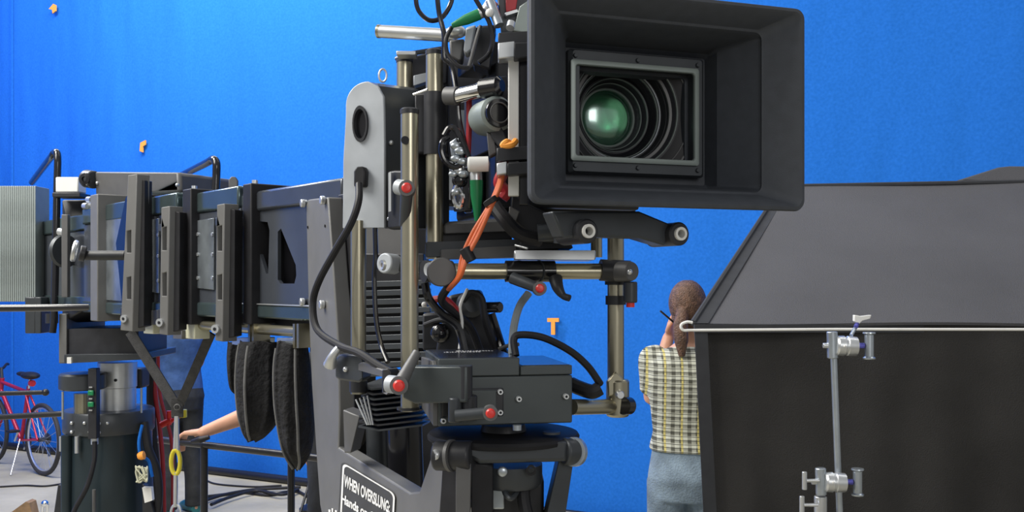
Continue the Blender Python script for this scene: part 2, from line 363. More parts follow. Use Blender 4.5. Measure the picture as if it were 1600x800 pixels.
MB().prism([P(720, 172, 1.64), P(728, 172, 1.64), P(728, 240, 1.64), P(720, 240, 1.64)], (0, .01, 0)).build('edge_panel', 'zinc', cb)
lbox('side_panel', 'rubber', (-.128, -.115), (.36, .50), (-.02, .08))
lbox('side_door', 'rubber', (-.130, -.115), (.42, .56), (-.10, -.03))
lbox('top_plate', 'grey', (-.11, .09), (.34, .56), (.10, .112))
lbox('viewfinder_block', 'black', (-.15, -.06), (.36, .46), (.112, .15))
# motor with round face, silver cylinder arm
mt = thing('lens_motor', 'round black lens motor with grey rim beside the white upright bar', 'motor', P(775, 195, 1.32))
ax_ = Vector((.40, -.91, 0)).normalized()
pm = P(778, 177, 1.30)
MB().lathe([(.004, -.001), (.020, -.001), (.024, .002), (.024, .05), (.004, .05)], pm, -ax_, 36, True).build('motor_body', 'frame', mt, bevel=0)
MB().lathe([(.0001, -.003), (.013, -.003), (.014, -.006), (.019, -.006), (.020, 0), (.020, .005)], pm, -ax_, 36).build('motor_face', 'blackgloss', mt)
MB().lathe([(.0125, -.0066), (.0135, -.0075), (.0145, -.0066)], pm, -ax_, 36, True).build('face_ring', 'grey', mt)
MB().prism([P(762, 188, 1.31), P(782, 196, 1.30), P(796, 225, 1.30), P(785, 235, 1.3), P(768, 215, 1.31)], (0, .03, 0)).build('motor_arm', 'black', mt, bevel=.002)
MB().prism([P(760, 205, 1.315), P(772, 212, 1.315), P(776, 240, 1.315), P(764, 246, 1.315)], (0, .02, 0)).build('gear_cover', 'grey', mt, bevel=.002)
ra = thing('support_rod', 'short polished silver rod with black end clamp left of the lens motor', 'rod', P(740, 152, 1.34))
MB().cyl(P(716, 150, 1.36), P(765, 138, 1.33), .0108).build('rod', 'chrome', ra)
MB().lathe([(.0001, -.002), (.008, -.002), (.0135, .003), (.0135, .03), (.0001, .03)], P(783, 134, 1.30), Vector((-.85, .5, -.03)), 28).build('end_clamp', 'blackgloss', ra)
MB().cyl(P(698, 150, 1.37), P(716, 150, 1.36), .013).build('collar', 'grey', ra)
MB().prism([P(757, 122, 1.33), P(792, 118, 1.33), P(800, 160, 1.33), P(760, 158, 1.33)], (0, .04, 0)).build('clamp_plate', 'black', ra, bevel=.002)
# silver rod sticking out at top left
tr = thing('top_rod', 'hollow silver rod pointing left above the camera against the blue screen', 'rod', P(640, 60, 1.5))
e0, e1 = P(592, 49, 1.50), P(712, 56, 1.46)
MB().pipe(e0, e1, S(10, 1.5), S(6.5, 1.5)).build('rod', 'silver', tr)
MB().pipe(e0+(e1-e0)*-.012, e0+(e1-e0)*.02, S(10.6, 1.5), S(7, 1.5)).build('rim', 'bronze', tr)

# junk above and beside the camera: grey motor lumps, brackets
g = thing('focus_motor', 'angular grey motor housing with bent arm under the green plug at camera top', 'motor', P(730, 110, 1.42))
MB().prism([P(702, 62, 1.42), P(726, 60, 1.42), P(722, 92, 1.42), P(716, 96, 1.42), P(703, 88, 1.42)], (0, .04, 0)).build('housing', 'grey', g, bevel=.003)
MB().prism([P(728, 42, 1.40), P(744, 38, 1.40), P(738, 78, 1.40), P(730, 84, 1.40), P(724, 80, 1.40)], (0, .03, 0)).build('side_plate', 'light', g, bevel=.003)
MB().tube([P(751, 40, 1.38), P(744, 62, 1.38), P(737, 90, 1.38), P(732, 106, 1.38), P(728, 108, 1.38)], .0028, 8).build('bent_arm', 'grey', g)
MB().prism([P(744, 40, 1.41), P(775, 38, 1.41), P(765, 110, 1.41), P(738, 100, 1.41)], (0, .05, 0)).build('back_box', 'black', g, bevel=.003)
MB().sph(P(713, 50, 1.41), .012, (1.3, 1, .8)).build('knob', 'silver', g)
g = thing('video_connector_panel', 'cluster of silver connectors and a dark red block at the very top of the camera', 'connectors', P(790, 60, 1.36))
MB().prism([P(776, -12, 1.36), P(836, -12, 1.36), P(836, 60, 1.36), P(784, 55, 1.36)], (0, .05, 0)).build('backing_plate', 'charcoal', g, bevel=.002)
MB().prism([P(790, -12, 1.35), P(810, -12, 1.35), P(806, 14, 1.35), P(791, 19, 1.35)], (0, .02, 0)).build('red_block', 'redcable', g, bevel=.001)
MB().prism([P(788, 20, 1.348), P(808, 14, 1.348), P(812, 18, 1.348), P(790, 25, 1.348)], (0, .02, 0)).build('silver_lip', 'silver', g, bevel=.001)
MB().cyl(P(766, 2, 1.35), P(780, 40, 1.34), .007).build('plug', 'zinc', g)
MB().cyl(P(760, 18, 1.36), P(770, 2, 1.36), .009).build('plug', 'silver', g)
MB().sph(P(765, 20, 1.34), .006).build('plug_tip', 'white', g)
MB().prism([P(812, 10, 1.345), P(826, 0, 1.345), P(826, 52, 1.345), P(802, 48, 1.345)], (0, .01, 0)).build('bracket', 'frame', g, bevel=.001)
MB().cyl(P(799, 36, 1.335), P(797, 44, 1.33), .006).build('screw', 'silver', g)
# camera deck plates on the horizontal tube
dk_ = thing('camera_base_plate', 'grey and silver sliding base plate stack under the camera', 'base plate', P(790, 400, 1.38))
MB().prism([P(692, 352, 1.42), P(700, 346, 1.42), P(800, 340, 1.42), P(868, 345, 1.42), P(868, 360, 1.42), P(692, 366, 1.42)], (0, .2, 0)).build('top_deck', 'grey', dk_, bevel=.004)
MB().prism([P(664, 378, 1.40), P(860, 372, 1.40), P(875, 392, 1.40), P(664, 402, 1.40)], (0, .18, 0)).build('deck', 'charcoal', dk_, bevel=.003)
MB().prism([P(664, 360, 1.43), P(800, 358, 1.43), P(800, 376, 1.43), P(664, 380, 1.43)], (0, .14, 0)).build('dark_deck', 'black', dk_, bevel=.002)
MB().prism([P(803, 391, 1.33), P(931, 391, 1.35), P(931, 406, 1.35), P(803, 405, 1.33)], (0, .12, 0)).build('dovetail', 'silver', dk_, bevel=.002)
MB().prism([P(688, 390, 1.395), P(808, 384, 1.395), P(808, 402, 1.395), P(688, 405, 1.395)], (0, .05, 0)).build('slide', 'grey', dk_, bevel=.002)
MB().cyl(P(805, 383, 1.33), P(824, 388, 1.32), .0016).build('latch_pin', 'silver', dk_)
MB().prism([P(812, 378, 1.36), P(890, 374, 1.36), P(896, 388, 1.36), P(812, 390, 1.36)], (0, .10, 0)).build('spacer', 'black', dk_, bevel=.002)
# lens support foot between deck and lens
lf = thing('lens_support', 'black lens support arm and gears under the lens motor', 'lens support', P(840, 385, 1.32))
MB().prism([P(800, 300, 1.33), P(826, 318, 1.33), P(880, 345, 1.33), P(882, 380, 1.33), P(838, 378, 1.33), P(796, 340, 1.33)], (0, .07, 0)).build('support_block', 'black', lf, bevel=.003)
MB().cyl(P(840, 364, 1.30), P(868, 362, 1.30), .012).build('gear', 'charcoal', lf)
MB().tube([P(770, 318, 1.32), P(790, 345, 1.30), P(812, 366, 1.30), P(845, 375, 1.31)], .010, 10).build('support_arm', 'rubber', lf)
MB().cyl(P(872, 350, 1.28), P(872, 380, 1.28), .006).build('post', 'charcoal', lf)
MB().cyl(P(885, 360, 1.26), P(898, 361, 1.25), .003).build('pin', 'silver', lf)
MB().prism([P(796, 322, 1.30), P(812, 330, 1.30), P(806, 346, 1.30), P(794, 340, 1.30)], (0, .01, 0)).build('tab', 'grey', lf, bevel=.001)

# ============================================================ REMOTE HEAD
rh = thing('remote_head', 'dark remote camera head with bronze tube cradle, yoke plate and motor boxes', 'remote head', (-.1, 1.45, 1.30))
def vt(px, py0, py1, D, rpx, mm='bronze', name='cradle_tube', cap=True):
    p0, p1 = P(px, py1, D), P(px, py0, D); o = MB().cyl(p0, p1, S(rpx, D), seg=32).build(name, mm, rh)
    if cap: MB().lathe([(.0001, .004), (S(rpx, D)*.85, .004), (S(rpx, D)*1.06, .002), (S(rpx, D)*1.06, -.004), (.0001, -.004)], p1, Z, 32).build('tube_cap', 'black', o)
    return o
t2 = vt(640, 174, 642, 1.30, 14); MB().cyl(P(633, 219, 1.284), P(633, 219, 1.29), .0055).build('tube_hole', 'blackgloss', t2)
vt(679, 82, 405, 1.42, 13.5); vt(632, 94, 220, 1.52, 12.5); vt(560, 345, 615, 1.45, 12, cap=False)
t5 = vt(962, 345, 620, 1.42, 13, cap=False); vt(932, 340, 402, 1.48, 9, cap=False)
MB().cyl(P(679, 145, 1.42), P(679, 242, 1.42), S(17, 1.42), seg=32).build('sleeve', 'black', rh)
MB().prism([P(648, 145, 1.43), P(700, 142, 1.43), P(700, 240, 1.43), P(648, 240, 1.43)], (0, .04, 0)).build('sleeve_block', 'black', rh, bevel=.003)
# top cross frame between rear tubes
MB().prism([P(620, 92, 1.54), P(700, 76, 1.54), P(700, 130, 1.54), P(640, 150, 1.54), P(620, 140, 1.54)], (0, .05, 0)).build('top_block', 'black', rh, bevel=.003)
MB().tube([P(620, 92, 1.53), P(640, 84, 1.5), P(690, 76, 1.5)], .004, 8, False).build('top_rail', 'charcoal', rh)
MB().box(P(636, 86, 1.49), (.03, .03, .006)).build('top_tab', 'silver', rh, bevel=.001)
MB().prism([P(646, 118, 1.48), P(672, 112, 1.48), P(672, 126, 1.48), P(646, 134, 1.48)], (0, .02, 0)).build('top_clamp', 'light', rh, bevel=.001)
MB().tube([P(646, 148, 1.40), P(668, 140, 1.39)], .002, 6, False).build('wire_clip', 'silver', rh)
# horizontal tubes
hz = MB().cyl(P(690, 424, 1.36), P(985, 424, 1.40), S(12.5, 1.38), seg=32).build('cross_tube', 'bronze', rh)
hzd = (P(985, 424, 1.40)-P(690, 424, 1.36)).normalized()
MB().cyl(P(946, 414, 1.385), P(946, 417, 1.39), .006).build('tube_hole', 'blackgloss', hz)
cl = MB().cyl(P(790, 424, 1.372), P(866, 424, 1.384), S(17, 1.36), seg=32).build('tube_clamp', 'blackgloss', rh)
for x in (811, 842): MB().cyl(P(x-1, 424, 1.377), P(x+1, 424, 1.378), S(17.6, 1.36), seg=32).build('clamp_ring', 'charcoal', cl)
def lever(p0, p1, r0, r1, par, mm='charcoal', bt=True, ring=True):
    lv = MB().tube([p0, p0.lerp(p1, .5), p1], [r0, (r0+r1)/2, r1], 14, True, 4).build('lever', mm, par)
    if bt:
        d = Vector((.06, -1, .05)).normalized()
        kb = MB().lathe([(.0001, r1*1.05), (r1*1.25, r1*1.0), (r1*1.3, -r1*1.2), (.0001, -r1*1.2)], p1, d, 24).build('lever_hub', 'grey', lv)
        MB().lathe([(.0001, r1*1.5), (r1*.55, r1*1.45), (r1*.8, r1*1.2), (r1*.8, 0), (.0001, 0)], p1, d, 24).build('red_button', 'red', kb)
    return lv
lever(P(800, 434, 1.34), P(843, 451, 1.32), .0085, .0075, rh)
MB().tube([P(868, 435, 1.36), P(872, 450, 1.35), P(880, 462, 1.345), P(890, 466, 1.34)], [.010, .008, .005, .005], 12).build('hook_lever', 'black', rh)
# left disc joint
j = MB().lathe([(.0001, 0), (.0185, 0), (.020, .002), (.020, .03), (.0001, .03)], P(690, 425, 1.31), Vector((-.12, 1, 0)), 36).build('disc_joint', 'grey', rh)
MB().cyl(P(662, 424, 1.34), P(705, 424, 1.36), S(17, 1.35), seg=28).build('joint_barrel', 'black', rh)
MB().lathe([(.0035, 0), (.009, -.001), (.010, .002), (.010, .008), (.0035, .008)], P(669, 421, 1.318), Vector((.75, .66, 0)), 28, True).build('joint_ring', 'silver', rh)
MB().cyl(P(606, 412, 1.37), P(668, 420, 1.39), S(11, 1.38), seg=24).build('left_cross_tube', 'charcoal', rh)
e = MB().cyl(P(600, 411, 1.36), P(618, 413, 1.38), S(16, 1.36), seg=30).build('left_end_clamp', 'light', rh, bevel=.002)
MB().lathe([(.003, 0), (.007, -.001), (.0078, .003), (.003, .003)], P(596.5, 414, 1.335), Vector((.8, .6, 0)), 24, True).build('joint_ring', 'silver', e)
# right T joint
MB().cyl(P(938, 422, 1.392), P(984, 424, 1.398), S(17, 1.39), seg=28).build('corner_clamp', 'black', rh)
MB().cyl(P(962, 408, 1.42), P(962, 445, 1.42), S(17, 1.42), seg=28).build('corner_clamp', 'black', rh)
k = MB().lathe([(.0001, -.003), (.013, -.002), (.0145, .002), (.0145, .03), (.0001, .03)], P(986, 424, 1.37), Vector((-.6, .8, 0)), 28).build('corner_cap', 'grey', rh)
MB().sph(P(984, 425, 1.352), .004).build('bolt', 'silver', k)
MB().cyl(P(962, 462, 1.42), P(962, 476, 1.42), S(16, 1.42), seg=28).build('corner_strap', 'black', rh)
lvr = MB().cyl(P(985, 440, 1.38), P(985, 473, 1.38), .010, seg=20).build('corner_lever', 'charcoal', rh, bevel=.002)
MB().cyl(P(985, 473, 1.38), P(985, 480, 1.38), .006, seg=20).build('red_button', 'red', lvr)
# right lower joint
jj = MB().cyl(P(965, 592, 1.42), P(965, 651, 1.42), S(18, 1.42), seg=30).build('elbow_joint', 'bronze', rh, bevel=.004)
MB().prism([P(948, 596, 1.405), P(962, 580, 1.405), P(975, 592, 1.405), P(975, 612, 1.405), P(950, 622, 1.405)], (0, .012, 0)).build('elbow_flange', 'bronze', rh, bevel=.003)
bl = MB().lathe([(.0001, -.004), (.005, -.004), (.0065, 0), (.0065, .01), (.0001, .01)], P(969, 617, 1.395), Vector((-.1, 1, 0)), 20).build('bolt', 'silver', jj)
MB().cyl(P(974, 634, 1.40), P(983, 634, 1.41), .013, seg=24).build('elbow_cap', 'blackgloss', rh)
MB().cyl(P(893, 636, 1.34), P(962, 635, 1.42), S(12, 1.38), seg=30).build('lower_cross_tube', 'bronze', rh)

# ---- motor box (pan motor)
bx = Vector((.982, .189, 0)); by = Vector((-.189, .982, 0)); B0 = Vector((-.096, 1.25, 0))
zb, zt = H-.188, H-.100
def B3(a, b_, z): return B0+bx*a+by*b_+Z*z
def bbox(name, mm, a, b_, z, bevel=.002, par=rh): return MB().box(B3(sum(a)/2, sum(b_)/2, sum(z)/2), (a[1]-a[0], b_[1]-b_[0], z[1]-z[0]), (bx, by, Z)).build(name, mm, par, bevel=bevel)
mbb = bbox('motor_box', 'head', (0, .18), (0, .17), (zb, zt-.024))
MB().prism([B3(-.0, .0, zt-.0235), B3(.108, 0, zt-.0235), B3(.108, .17, zt-.0235), B3(0, .17, zt-.0235)], Z*.0235).build('box_lid', 'head', mbb, bevel=.0015)
MB().prism([B3(.109, .001, zt-.0235), B3(.18, .001, zt-.0235), B3(.18, .17, zt-.0235), B3(.109, .17, zt-.0235)], Z*.0125).build('box_lid', 'head', mbb, bevel=.0015)
MB().prism([B3(.003, .004, zt), B3(.105, .004, zt), B3(.105, .165, zt), B3(.003, .165, zt)], Z*.0008).build('lid_panel', 'headtop', mbb)
MB().prism([B3(.112, .004, zt-.011), B3(.177, .004, zt-.011), B3(.177, .165, zt-.011), B3(.112, .165, zt-.011)], Z*.0008).build('lid_panel', 'headtop', mbb)
# pressed text marks on lid
mb = MB()
for r_ in range(2):
    x = .020+.02*r_
    for k in range(13):
        wv = random.uniform(.0016, .0032)
        for q in range(random.choice((1, 2, 2))): mb.box(B3(x+wv/2, .105+r_*.018+q*.004, zt+.0010), (wv, .0022, .0003), (bx, by, Z))
        x += wv+.0018
mb.build('lid_lettering', 'labelink', mbb)
bbox('access_plate', 'black', (.004, .086), (-.004, 0), (zb+.012, zb+.049), .003, mbb)
bbox('access_door', 'head', (.012, .076), (-.007, -.004), (zb+.014, zb+.047), .002, mbb)
for a, z in ((.086-.005, zb+.044), (.081, zb+.017), (.106, zb+.034), (.170, zb+.036), (.006, zb+.044), (.006, zb+.008)):
    sc_ = MB().lathe([(.0018, -.003), (.0034, -.003), (.004, -.001), (.004, .003), (.0018, .003)], B3(a, -.005, z), by, 18, True).build('screw', 'silver', mbb)
# left side extension of the box (slanted cheek)
MB().prism([B3(0, .005, zb), B3(0, .17, zb+.004), B3(0, .17, zt-.01), B3(0, .02, zt-.004), B3(0, .005, zt-.012)], -bx*.006).build('side_cheek', 'grey', mbb, bevel=.001)
# front-left clamp box
MB().prism([P(630, 573, 1.235), P(730, 573, 1.205), P(730, 629, 1.205), P(648, 631, 1.23), P(630, 622, 1.235)], (.006, .03, 0)).build('clamp_arm', 'head', rh, bevel=.002)
MB().cyl(P(727, 572, 1.215), P(727, 622, 1.215), S(11, 1.2)).build('hinge_pin', 'black', rh)
MB().cyl(P(711, 621, 1.215), P(711, 660, 1.215), S(11, 1.2)).build('hinge_knuckle', 'charcoal', rh, bevel=.002)
MB().cyl(P(733, 617, 1.22), P(733, 657, 1.22), S(13, 1.2)).build('hinge_knuckle', 'black', rh, bevel=.002)
lever(P(712, 650, 1.19), P(766, 645, 1.185), .0075, .0075, rh)
lever(P(652, 550, 1.22), P(624, 602, 1.20), .0055, .0092, rh, 'grey')
MB().cyl(P(608, 600, 1.225), P(626, 602, 1.215), .0115, seg=24).build('lever_boss', 'light', rh)
MB().prism([P(596, 578, 1.26), P(606, 576, 1.25), P(610, 582, 1.25), P(610, 612, 1.25), P(604, 618, 1.25), P(596, 614, 1.26)], (.01, .02, 0)).build('clamp_jaw', 'black', rh, bevel=.002)
MB().prism([P(556, 568, 1.35), P(566, 566, 1.33), P(600, 578, 1.26), P(600, 590, 1.26), P(556, 578, 1.35)], (.005, .025, 0)).build('clamp_link', 'grey', rh, bevel=.002)
MB().prism([P(524, 560, 1.38), P(530, 554, 1.375), P(563, 554, 1.34), P(566, 560, 1.335), P(566, 594, 1.335), P(560, 598, 1.34), P(530, 594, 1.375), P(524, 590, 1.38)], (.006, .045, 0)).build('clamp_block', 'charcoal', rh, bevel=.003)
MB().sph(P(540, 577, 1.36), .004).build('bolt', 'silver', rh)
MB().tube([P(516, 570, 1.37), P(520, 556, 1.36), P(534, 538, 1.36)], [.010, .006, .005], 12).build('lever', 'silver', rh)
MB().cyl(P(560, 595, 1.45), P(560, 612, 1.45), S(14, 1.45), seg=24).build('tube_foot', 'black', rh)
MB().cyl(P(638, 636, 1.30), P(638, 640, 1.30), S(18, 1.3), seg=24).build('tube_foot', 'black', rh)
# ---- ring plate + yoke
rc = Vector((-.012, 1.345, H-.2105))
rg = MB().lathe([(.0001, .003), (.090, .003), (.104, .001), (.1065, -.003), (.106, -.007), (.100, -.009), (.0001, -.009)], rc, Z, 72).build('pan_ring', 'ringblack', rh)
MB().lathe([(.0001, .012), (.03, .012), (.033, .0), (.0001, 0)], rc, Z, 40).build('ring_hub', 'black', rh)
MB().cyl(P(808, 664, 1.26), P(808, 672, 1.26), .006).build('bolt', 'zinc', rh)
MB().cyl(P(862, 679, 1.29)+Z*.001, P(862, 679, 1.29)+Z*.004, .012, seg=24).build('ring_hole_boss', 'charcoal', rh)
MB().prism([P(735, 694, 1.25), P(890, 690, 1.27), P(890, 722, 1.27), P(750, 726, 1.25), P(735, 718, 1.25)], (0, .09, 0)).build('yoke_bar', 'charcoal', rh, bevel=.006)
MB().lathe([(.0001, -.030), (.040, -.030), (.044, -.024), (.044, .0), (.0001, 0)], Vector((P(797, 725, 1.3).x, 1.31, P(797, 726, 1.3).z)), Z, 40).build('slip_ring_hub', 'charcoal', rh)
MB().sph(P(785, 737, 1.265), .007, (1, .5, 1)).build('bolt', 'zinc', rh)
MB().lathe([(.004, 0), (.007, 0), (.007, .004), (.004, .004)], P(830, 735, 1.262), Vector((0, 1, 0)), 20, True).build('socket_hole', 'blackgloss', rh)
pv = MB().cyl(P(680, 712, 1.265), P(738, 712, 1.25), .0195, seg=32).build('pivot_barrel', 'black', rh, bevel=.003)
MB().cyl(P(703, 712, 1.255), P(708, 712, 1.253), .0210, seg=32).build('pivot_collar', 'grey', pv)
MB().lathe([(.0028, -.001), (.0065, -.001), (.0075, .001), (.0075, .006), (.0028, .006)], P(679, 711, 1.247), Vector((.75, .66, 0)), 28, True).build('pivot_washer', 'silver', pv)
MB().cyl(P(880, 706, 1.28), P(903, 705, 1.29), .0185, seg=32).build('pivot_barrel', 'charcoal', rh, bevel=.003)
MB().cyl(P(895, 706, 1.28), P(899, 706, 1.285), .0195, seg=32).build('pivot_collar', 'zinc', rh)
# fork legs
MB().prism([P(692, 722, 1.30), P(714, 722, 1.28), P(714, 830, 1.28), P(685, 830, 1.30)], (0, .06, 0)).build('fork_leg', 'rubber', rh, bevel=.002)
MB().prism([P(712, 722, 1.24), P(736, 724, 1.24), P(734, 820, 1.24), P(712, 820, 1.24)], (0, .03, 0)).build('fork_leg', 'grey', rh, bevel=.002)
MB().prism([P(736, 720, 1.26), P(770, 726, 1.26), P(770, 830, 1.26), P(736, 830, 1.26)], (0, .07, 0)).build('fork_leg', 'rubber', rh, bevel=.003)
MB().prism([P(874, 715, 1.29), P(897, 715, 1.29), P(880, 830, 1.29), P(848, 830, 1.29)], (0, .06, 0)).build('fork_leg', 'charcoal', rh, bevel=.003)
MB().prism([P(762, 748, 1.33), P(850, 748, 1.33), P(850, 840, 1.33), P(762, 840, 1.33)], (0, .05, 0)).build('rear_housing', 'black', rh, bevel=.005)
MB().tube([P(786, 752, 1.29), P(790, 772, 1.27), P(800, 778, 1.27), P(812, 760, 1.29)], .004, 8).build('hook', 'charcoal', rh)
MB().prism([P(762, 752, 1.31), P(788, 752, 1.31), P(788, 796, 1.31), P(762, 796, 1.31)], (0, .02, 0)).build('inner_bracket', 'zinc', rh, bevel=.002)
MB().tube([P(828, 745, 1.30), P(818, 765, 1.29), P(822, 800, 1.28), P(836, 830, 1.28)], .009, 10).build('hose', 'rubber', rh)

# ---- yoke plate with sign
Q0 = Vector((-.31, 1.75, 0)); pd = Vector((.436, -.9, 0)).normalized(); pn = Vector((-.9, -.436, 0)).normalized()
def PL(x, y, off=0): return onplane(x, y, Q0+pn*off, pn)
outer = [(478, 312), (512, 308), (520, 420), (528, 540), (530, 640), (528, 700), (640, 770), (655, 768), (676, 705), (674, 690), (688, 684), (700, 694), (702, 720), (693, 737), (685, 830), (508, 830), (500, 790), (495, 720), (487, 600), (482, 480)]
def smooth_poly(p): return p
yk = MB().prism([PL(*q) for q in outer], -pn*.030).build('yoke_plate', 'plate', rh, bevel=.003)
MB().prism([PL(510, 308, -.031), PL(546, 300, -.031), PL(548, 470, -.031), PL(548, 640, -.031), PL(540, 700, -.031), PL(524, 706, -.031), PL(516, 560, -.031)], -pn*.05).build('yoke_inner_post', 'rubber', rh, bevel=.003)
MB().prism([P(510, 312, 1.96), P(546, 300, 1.93), P(550, 500, 1.9), P(516, 480, 1.93)], (.02, .12, 0)).build('arm_end_plate', 'black', rh, bevel=.003)
for (x, y) in ((477, 318), (508, 313), (476, 472), (507, 476)):
    q = PL(x, y, .001); MB().cyl(q, q+pn*.010, .0085, seg=18).build('bolt', 'silver', yk, bevel=.002)
for (x, y) in ((481, 355), (508, 353)):
    q = PL(x, y, .0005); MB().cyl(q, q+pn*.001, .003, seg=14).build('bolt_hole', 'blackgloss', yk)
# sign
s0, s1, s2, s3 = (534, 720), (619, 771), (617, 850), (530, 796)
def sq(a, b_):
    x = (534+85*a)+(-4*b_); y = (720+51*a)+(76+ -0*a)*b_; return x, y
def signloop(i, off, e=.0):
    out = []; r_ = .10
    for cx, cy, a_ in ((1-e-r_*.8, e+r_, -90), (1-e-r_*.8, 1.15-e-r_, 0), (e+r_*.8, 1.15-e-r_, 90), (e+r_*.8, e+r_, 180)):
        for k in range(5):
            t = math.radians(a_+90*k/4); out.append(PL(*sq(cx+r_*.8*math.cos(t), cy+r_*math.sin(t)), off))
    return out
sg = MB().prism(signloop(0, .0008), pn*.0012).build('sign_plate', 'signbg', yk)
MB().rings([signloop(0, .0021, .02), signloop(0, .0026, .02), signloop(0, .0026, .05), signloop(0, .0021, .05)], False, True).build('sign_border', 'labelink', sg)
def text(txt, a, b_, size, wfit):
    cu = bpy.data.curves.new('txt', 'FONT'); cu.body = txt; cu.size = 1; cu.extrude = 0; cu.offset = .035
    to = bpy.data.objects.new('txt', cu); C.objects.link(to); dg = bpy.context.evaluated_depsgraph_get(); dg.update()
    me = bpy.data.meshes.new_from_object(to.evaluated_get(dg)); bpy.data.objects.remove(to)
    xs = [v.co.x for v in me.vertices]; x0, x1 = min(xs), max(xs); L0 = yk.parent.location
    for v in me.vertices:
        fx = (v.co.x-x0)/(x1-x0)*wfit; v.co = PL(*sq(a+fx, b_-v.co.y*size), .0030)-L0
    me.name = 'sign_lettering'; me.materials.append(M['labelink'])
    o = bpy.data.objects.new('sign_lettering', me); C.objects.link(o); o.parent = sg
text('WHEN OVERSLUNG:', .06, .47, .32, .84); text('Hands on Camera', .03, .83, .25, .92)
# small decal fragments under the sign
mb = MB()
for (x, y, a, h_) in ((514, 796, 3, 5), (519, 794, 2, 6), (524, 797, 3, 6)): mb.prism([PL(x, y, .001), PL(x+a, y+1, .001), PL(x+a, y+h_, .001), PL(x, y+h_, .001)], pn*.001)
mb.build('decal', 'labelink', yk)

# second yoke side visible through window
MB().prism([P(536, 640, 1.62), P(562, 650, 1.60), P(548, 708, 1.60), P(538, 708, 1.62)], (.01, .04, 0)).build('far_yoke_plate', 'grey', rh, bevel=.002)
MB().cyl(P(588, 662, 1.78), P(592, 775, 1.78), .020).build('drive_cylinder', 'charcoal', rh)
MB().cyl(P(632, 655, 1.72), P(636, 785, 1.72), .032).build('drive_cylinder', 'blackgloss', rh)
MB().prism([P(560, 655, 1.86), P(690, 655, 1.80), P(690, 800, 1.80), P(545, 730, 1.86)], (0, .06, 0)).build('rear_cover', 'black', rh, bevel=.004)
# fin stack (round plates seen from above)
for k in range(9):
    D = 1.46; y = 600+k*8
    MB().prism([P(566-k*.8, y+4, D), P(580+k*1.5, y+10, D-.03), P(660, y+2, 1.40), P(672, y-4, 1.5), P(600, y-8, 1.6)], Z*.0028).build('cooling_fin', 'black' if k % 2 else 'charcoal', rh)
mb = MB()
for k in range(4): mb.tube([P(556+k*6, 624-k*2, 1.44), P(574+k*3, 664, 1.43)], .0014, 6, False)
mb.build('wire_bundle', 'silver', rh)
# heatsink panel behind the tubes
MB().prism([P(566, 396, 1.66), P(662, 396, 1.60), P(662, 570, 1.60), P(566, 580, 1.66)], (0, .10, 0)).build('heat_sink', 'rubber', rh, bevel=.002)
for k in range(11):
    y = 440+k*14
    MB().prism([P(566, y, 1.65), P(672, y-3, 1.575), P(672, y+6, 1.575), P(566, y+9, 1.65)], (0, .02, 0)).build('cooling_fin', 'charcoal', rh, bevel=.0008)
MB().prism([P(566, 330, 1.68), P(628, 330, 1.64), P(628, 440, 1.64), P(566, 440, 1.68)], (0, .06, 0)).build('back_panel', 'grey', rh, bevel=.003)
# black junction behind / knobs right of the heat sink
MB().cyl(P(757, 480, 1.50), P(782, 480, 1.48), .0085, seg=20).build('spindle', 'blackgloss', rh, bevel=.002)
MB().prism([P(700, 462, 1.50), P(750, 452, 1.50), P(766, 500, 1.50), P(785, 552, 1.50), P(680, 552, 1.50), P(690, 500, 1.5)], (0, .08, 0)).build('gear_housing', 'black', rh, bevel=.006)
MB().lathe([(.0001, -.006), (.012, -.006), (.02, .0), (.02, .02), (.0001, .02)], P(737, 476, 1.48), Vector((-.3, 1, 0)), 30).build('drive_gear', 'charcoal', rh)
MB().prism([P(660, 490, 1.54), P(702, 486, 1.54), P(702, 548, 1.54), P(660, 548, 1.54)], (0, .06, 0)).build('relay_box', 'black', rh, bevel=.004)
MB().sph(P(688, 520, 1.49), .016).build('ball_knob', 'blackgloss', rh)
MB().sph(P(663, 476, 1.47), .0045).build('ball_knob', 'white', rh)
# ---- tilt housing: rounded plate, hole
TH = Vector((P(572, 200, 1.44).x, 1.44, 0)); tn = Vector((-.34, -.94, 0)).normalized(); 
def TP(x, y, off=0): return onplane(x, y, TH+tn*off, tn)
sil = [(535, 357), (536, 250), (540, 180)]+[(575-35*math.cos(t), 165-38*math.sin(t)) for t in [math.pi*k/10*.5 for k in range(0, 11)]]+[(590, 134), (599, 150), (600, 170), (601, 230), (601, 357)]
hole = [(564+11*math.cos(2*math.pi*k/24), 194+27*math.sin(2*math.pi*k/24)) for k in range(24)]
side = Vector((.93, .20, 0)).normalized()
th = MB().prism([TP(*q) for q in sil], -tn*.006+side*0, [[TP(*q) for q in hole]]).build('tilt_housing_face', 'light', rh, bevel=.0015)
sil2 = [(537, 355), (538, 250), (542, 180)]+[(575-34*math.cos(t), 165-37*math.sin(t)) for t in [math.pi*k/10*.5 for k in range(0, 11)]]+[(590, 134), (599, 150), (600, 170), (601, 230), (601, 355)]
MB().prism([TP(*q, -.0061) for q in sil2], side*.078-tn*.05).build('tilt_housing_body', 'charcoal', rh, bevel=.004)
fr = [TP(*q, .0) for q in hole]; cc = TP(564, 194)
MB().rings([[cc+(p-cc)*s_+tn*o_ for p in fr] for s_, o_ in ((1.02, .001), (1.06, .004), (.86, .004), (.80, -.004), (1.0, -.004))], False, True).build('hole_rim', 'black', th)
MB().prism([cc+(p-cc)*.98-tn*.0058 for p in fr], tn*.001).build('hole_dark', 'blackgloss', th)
MB().sph(TP(611, 223, -.012)+side*0, .004).build('bolt', 'silver', th)
MB().sph(P(609, 342, 1.40), .004).build('bolt', 'silver', th)
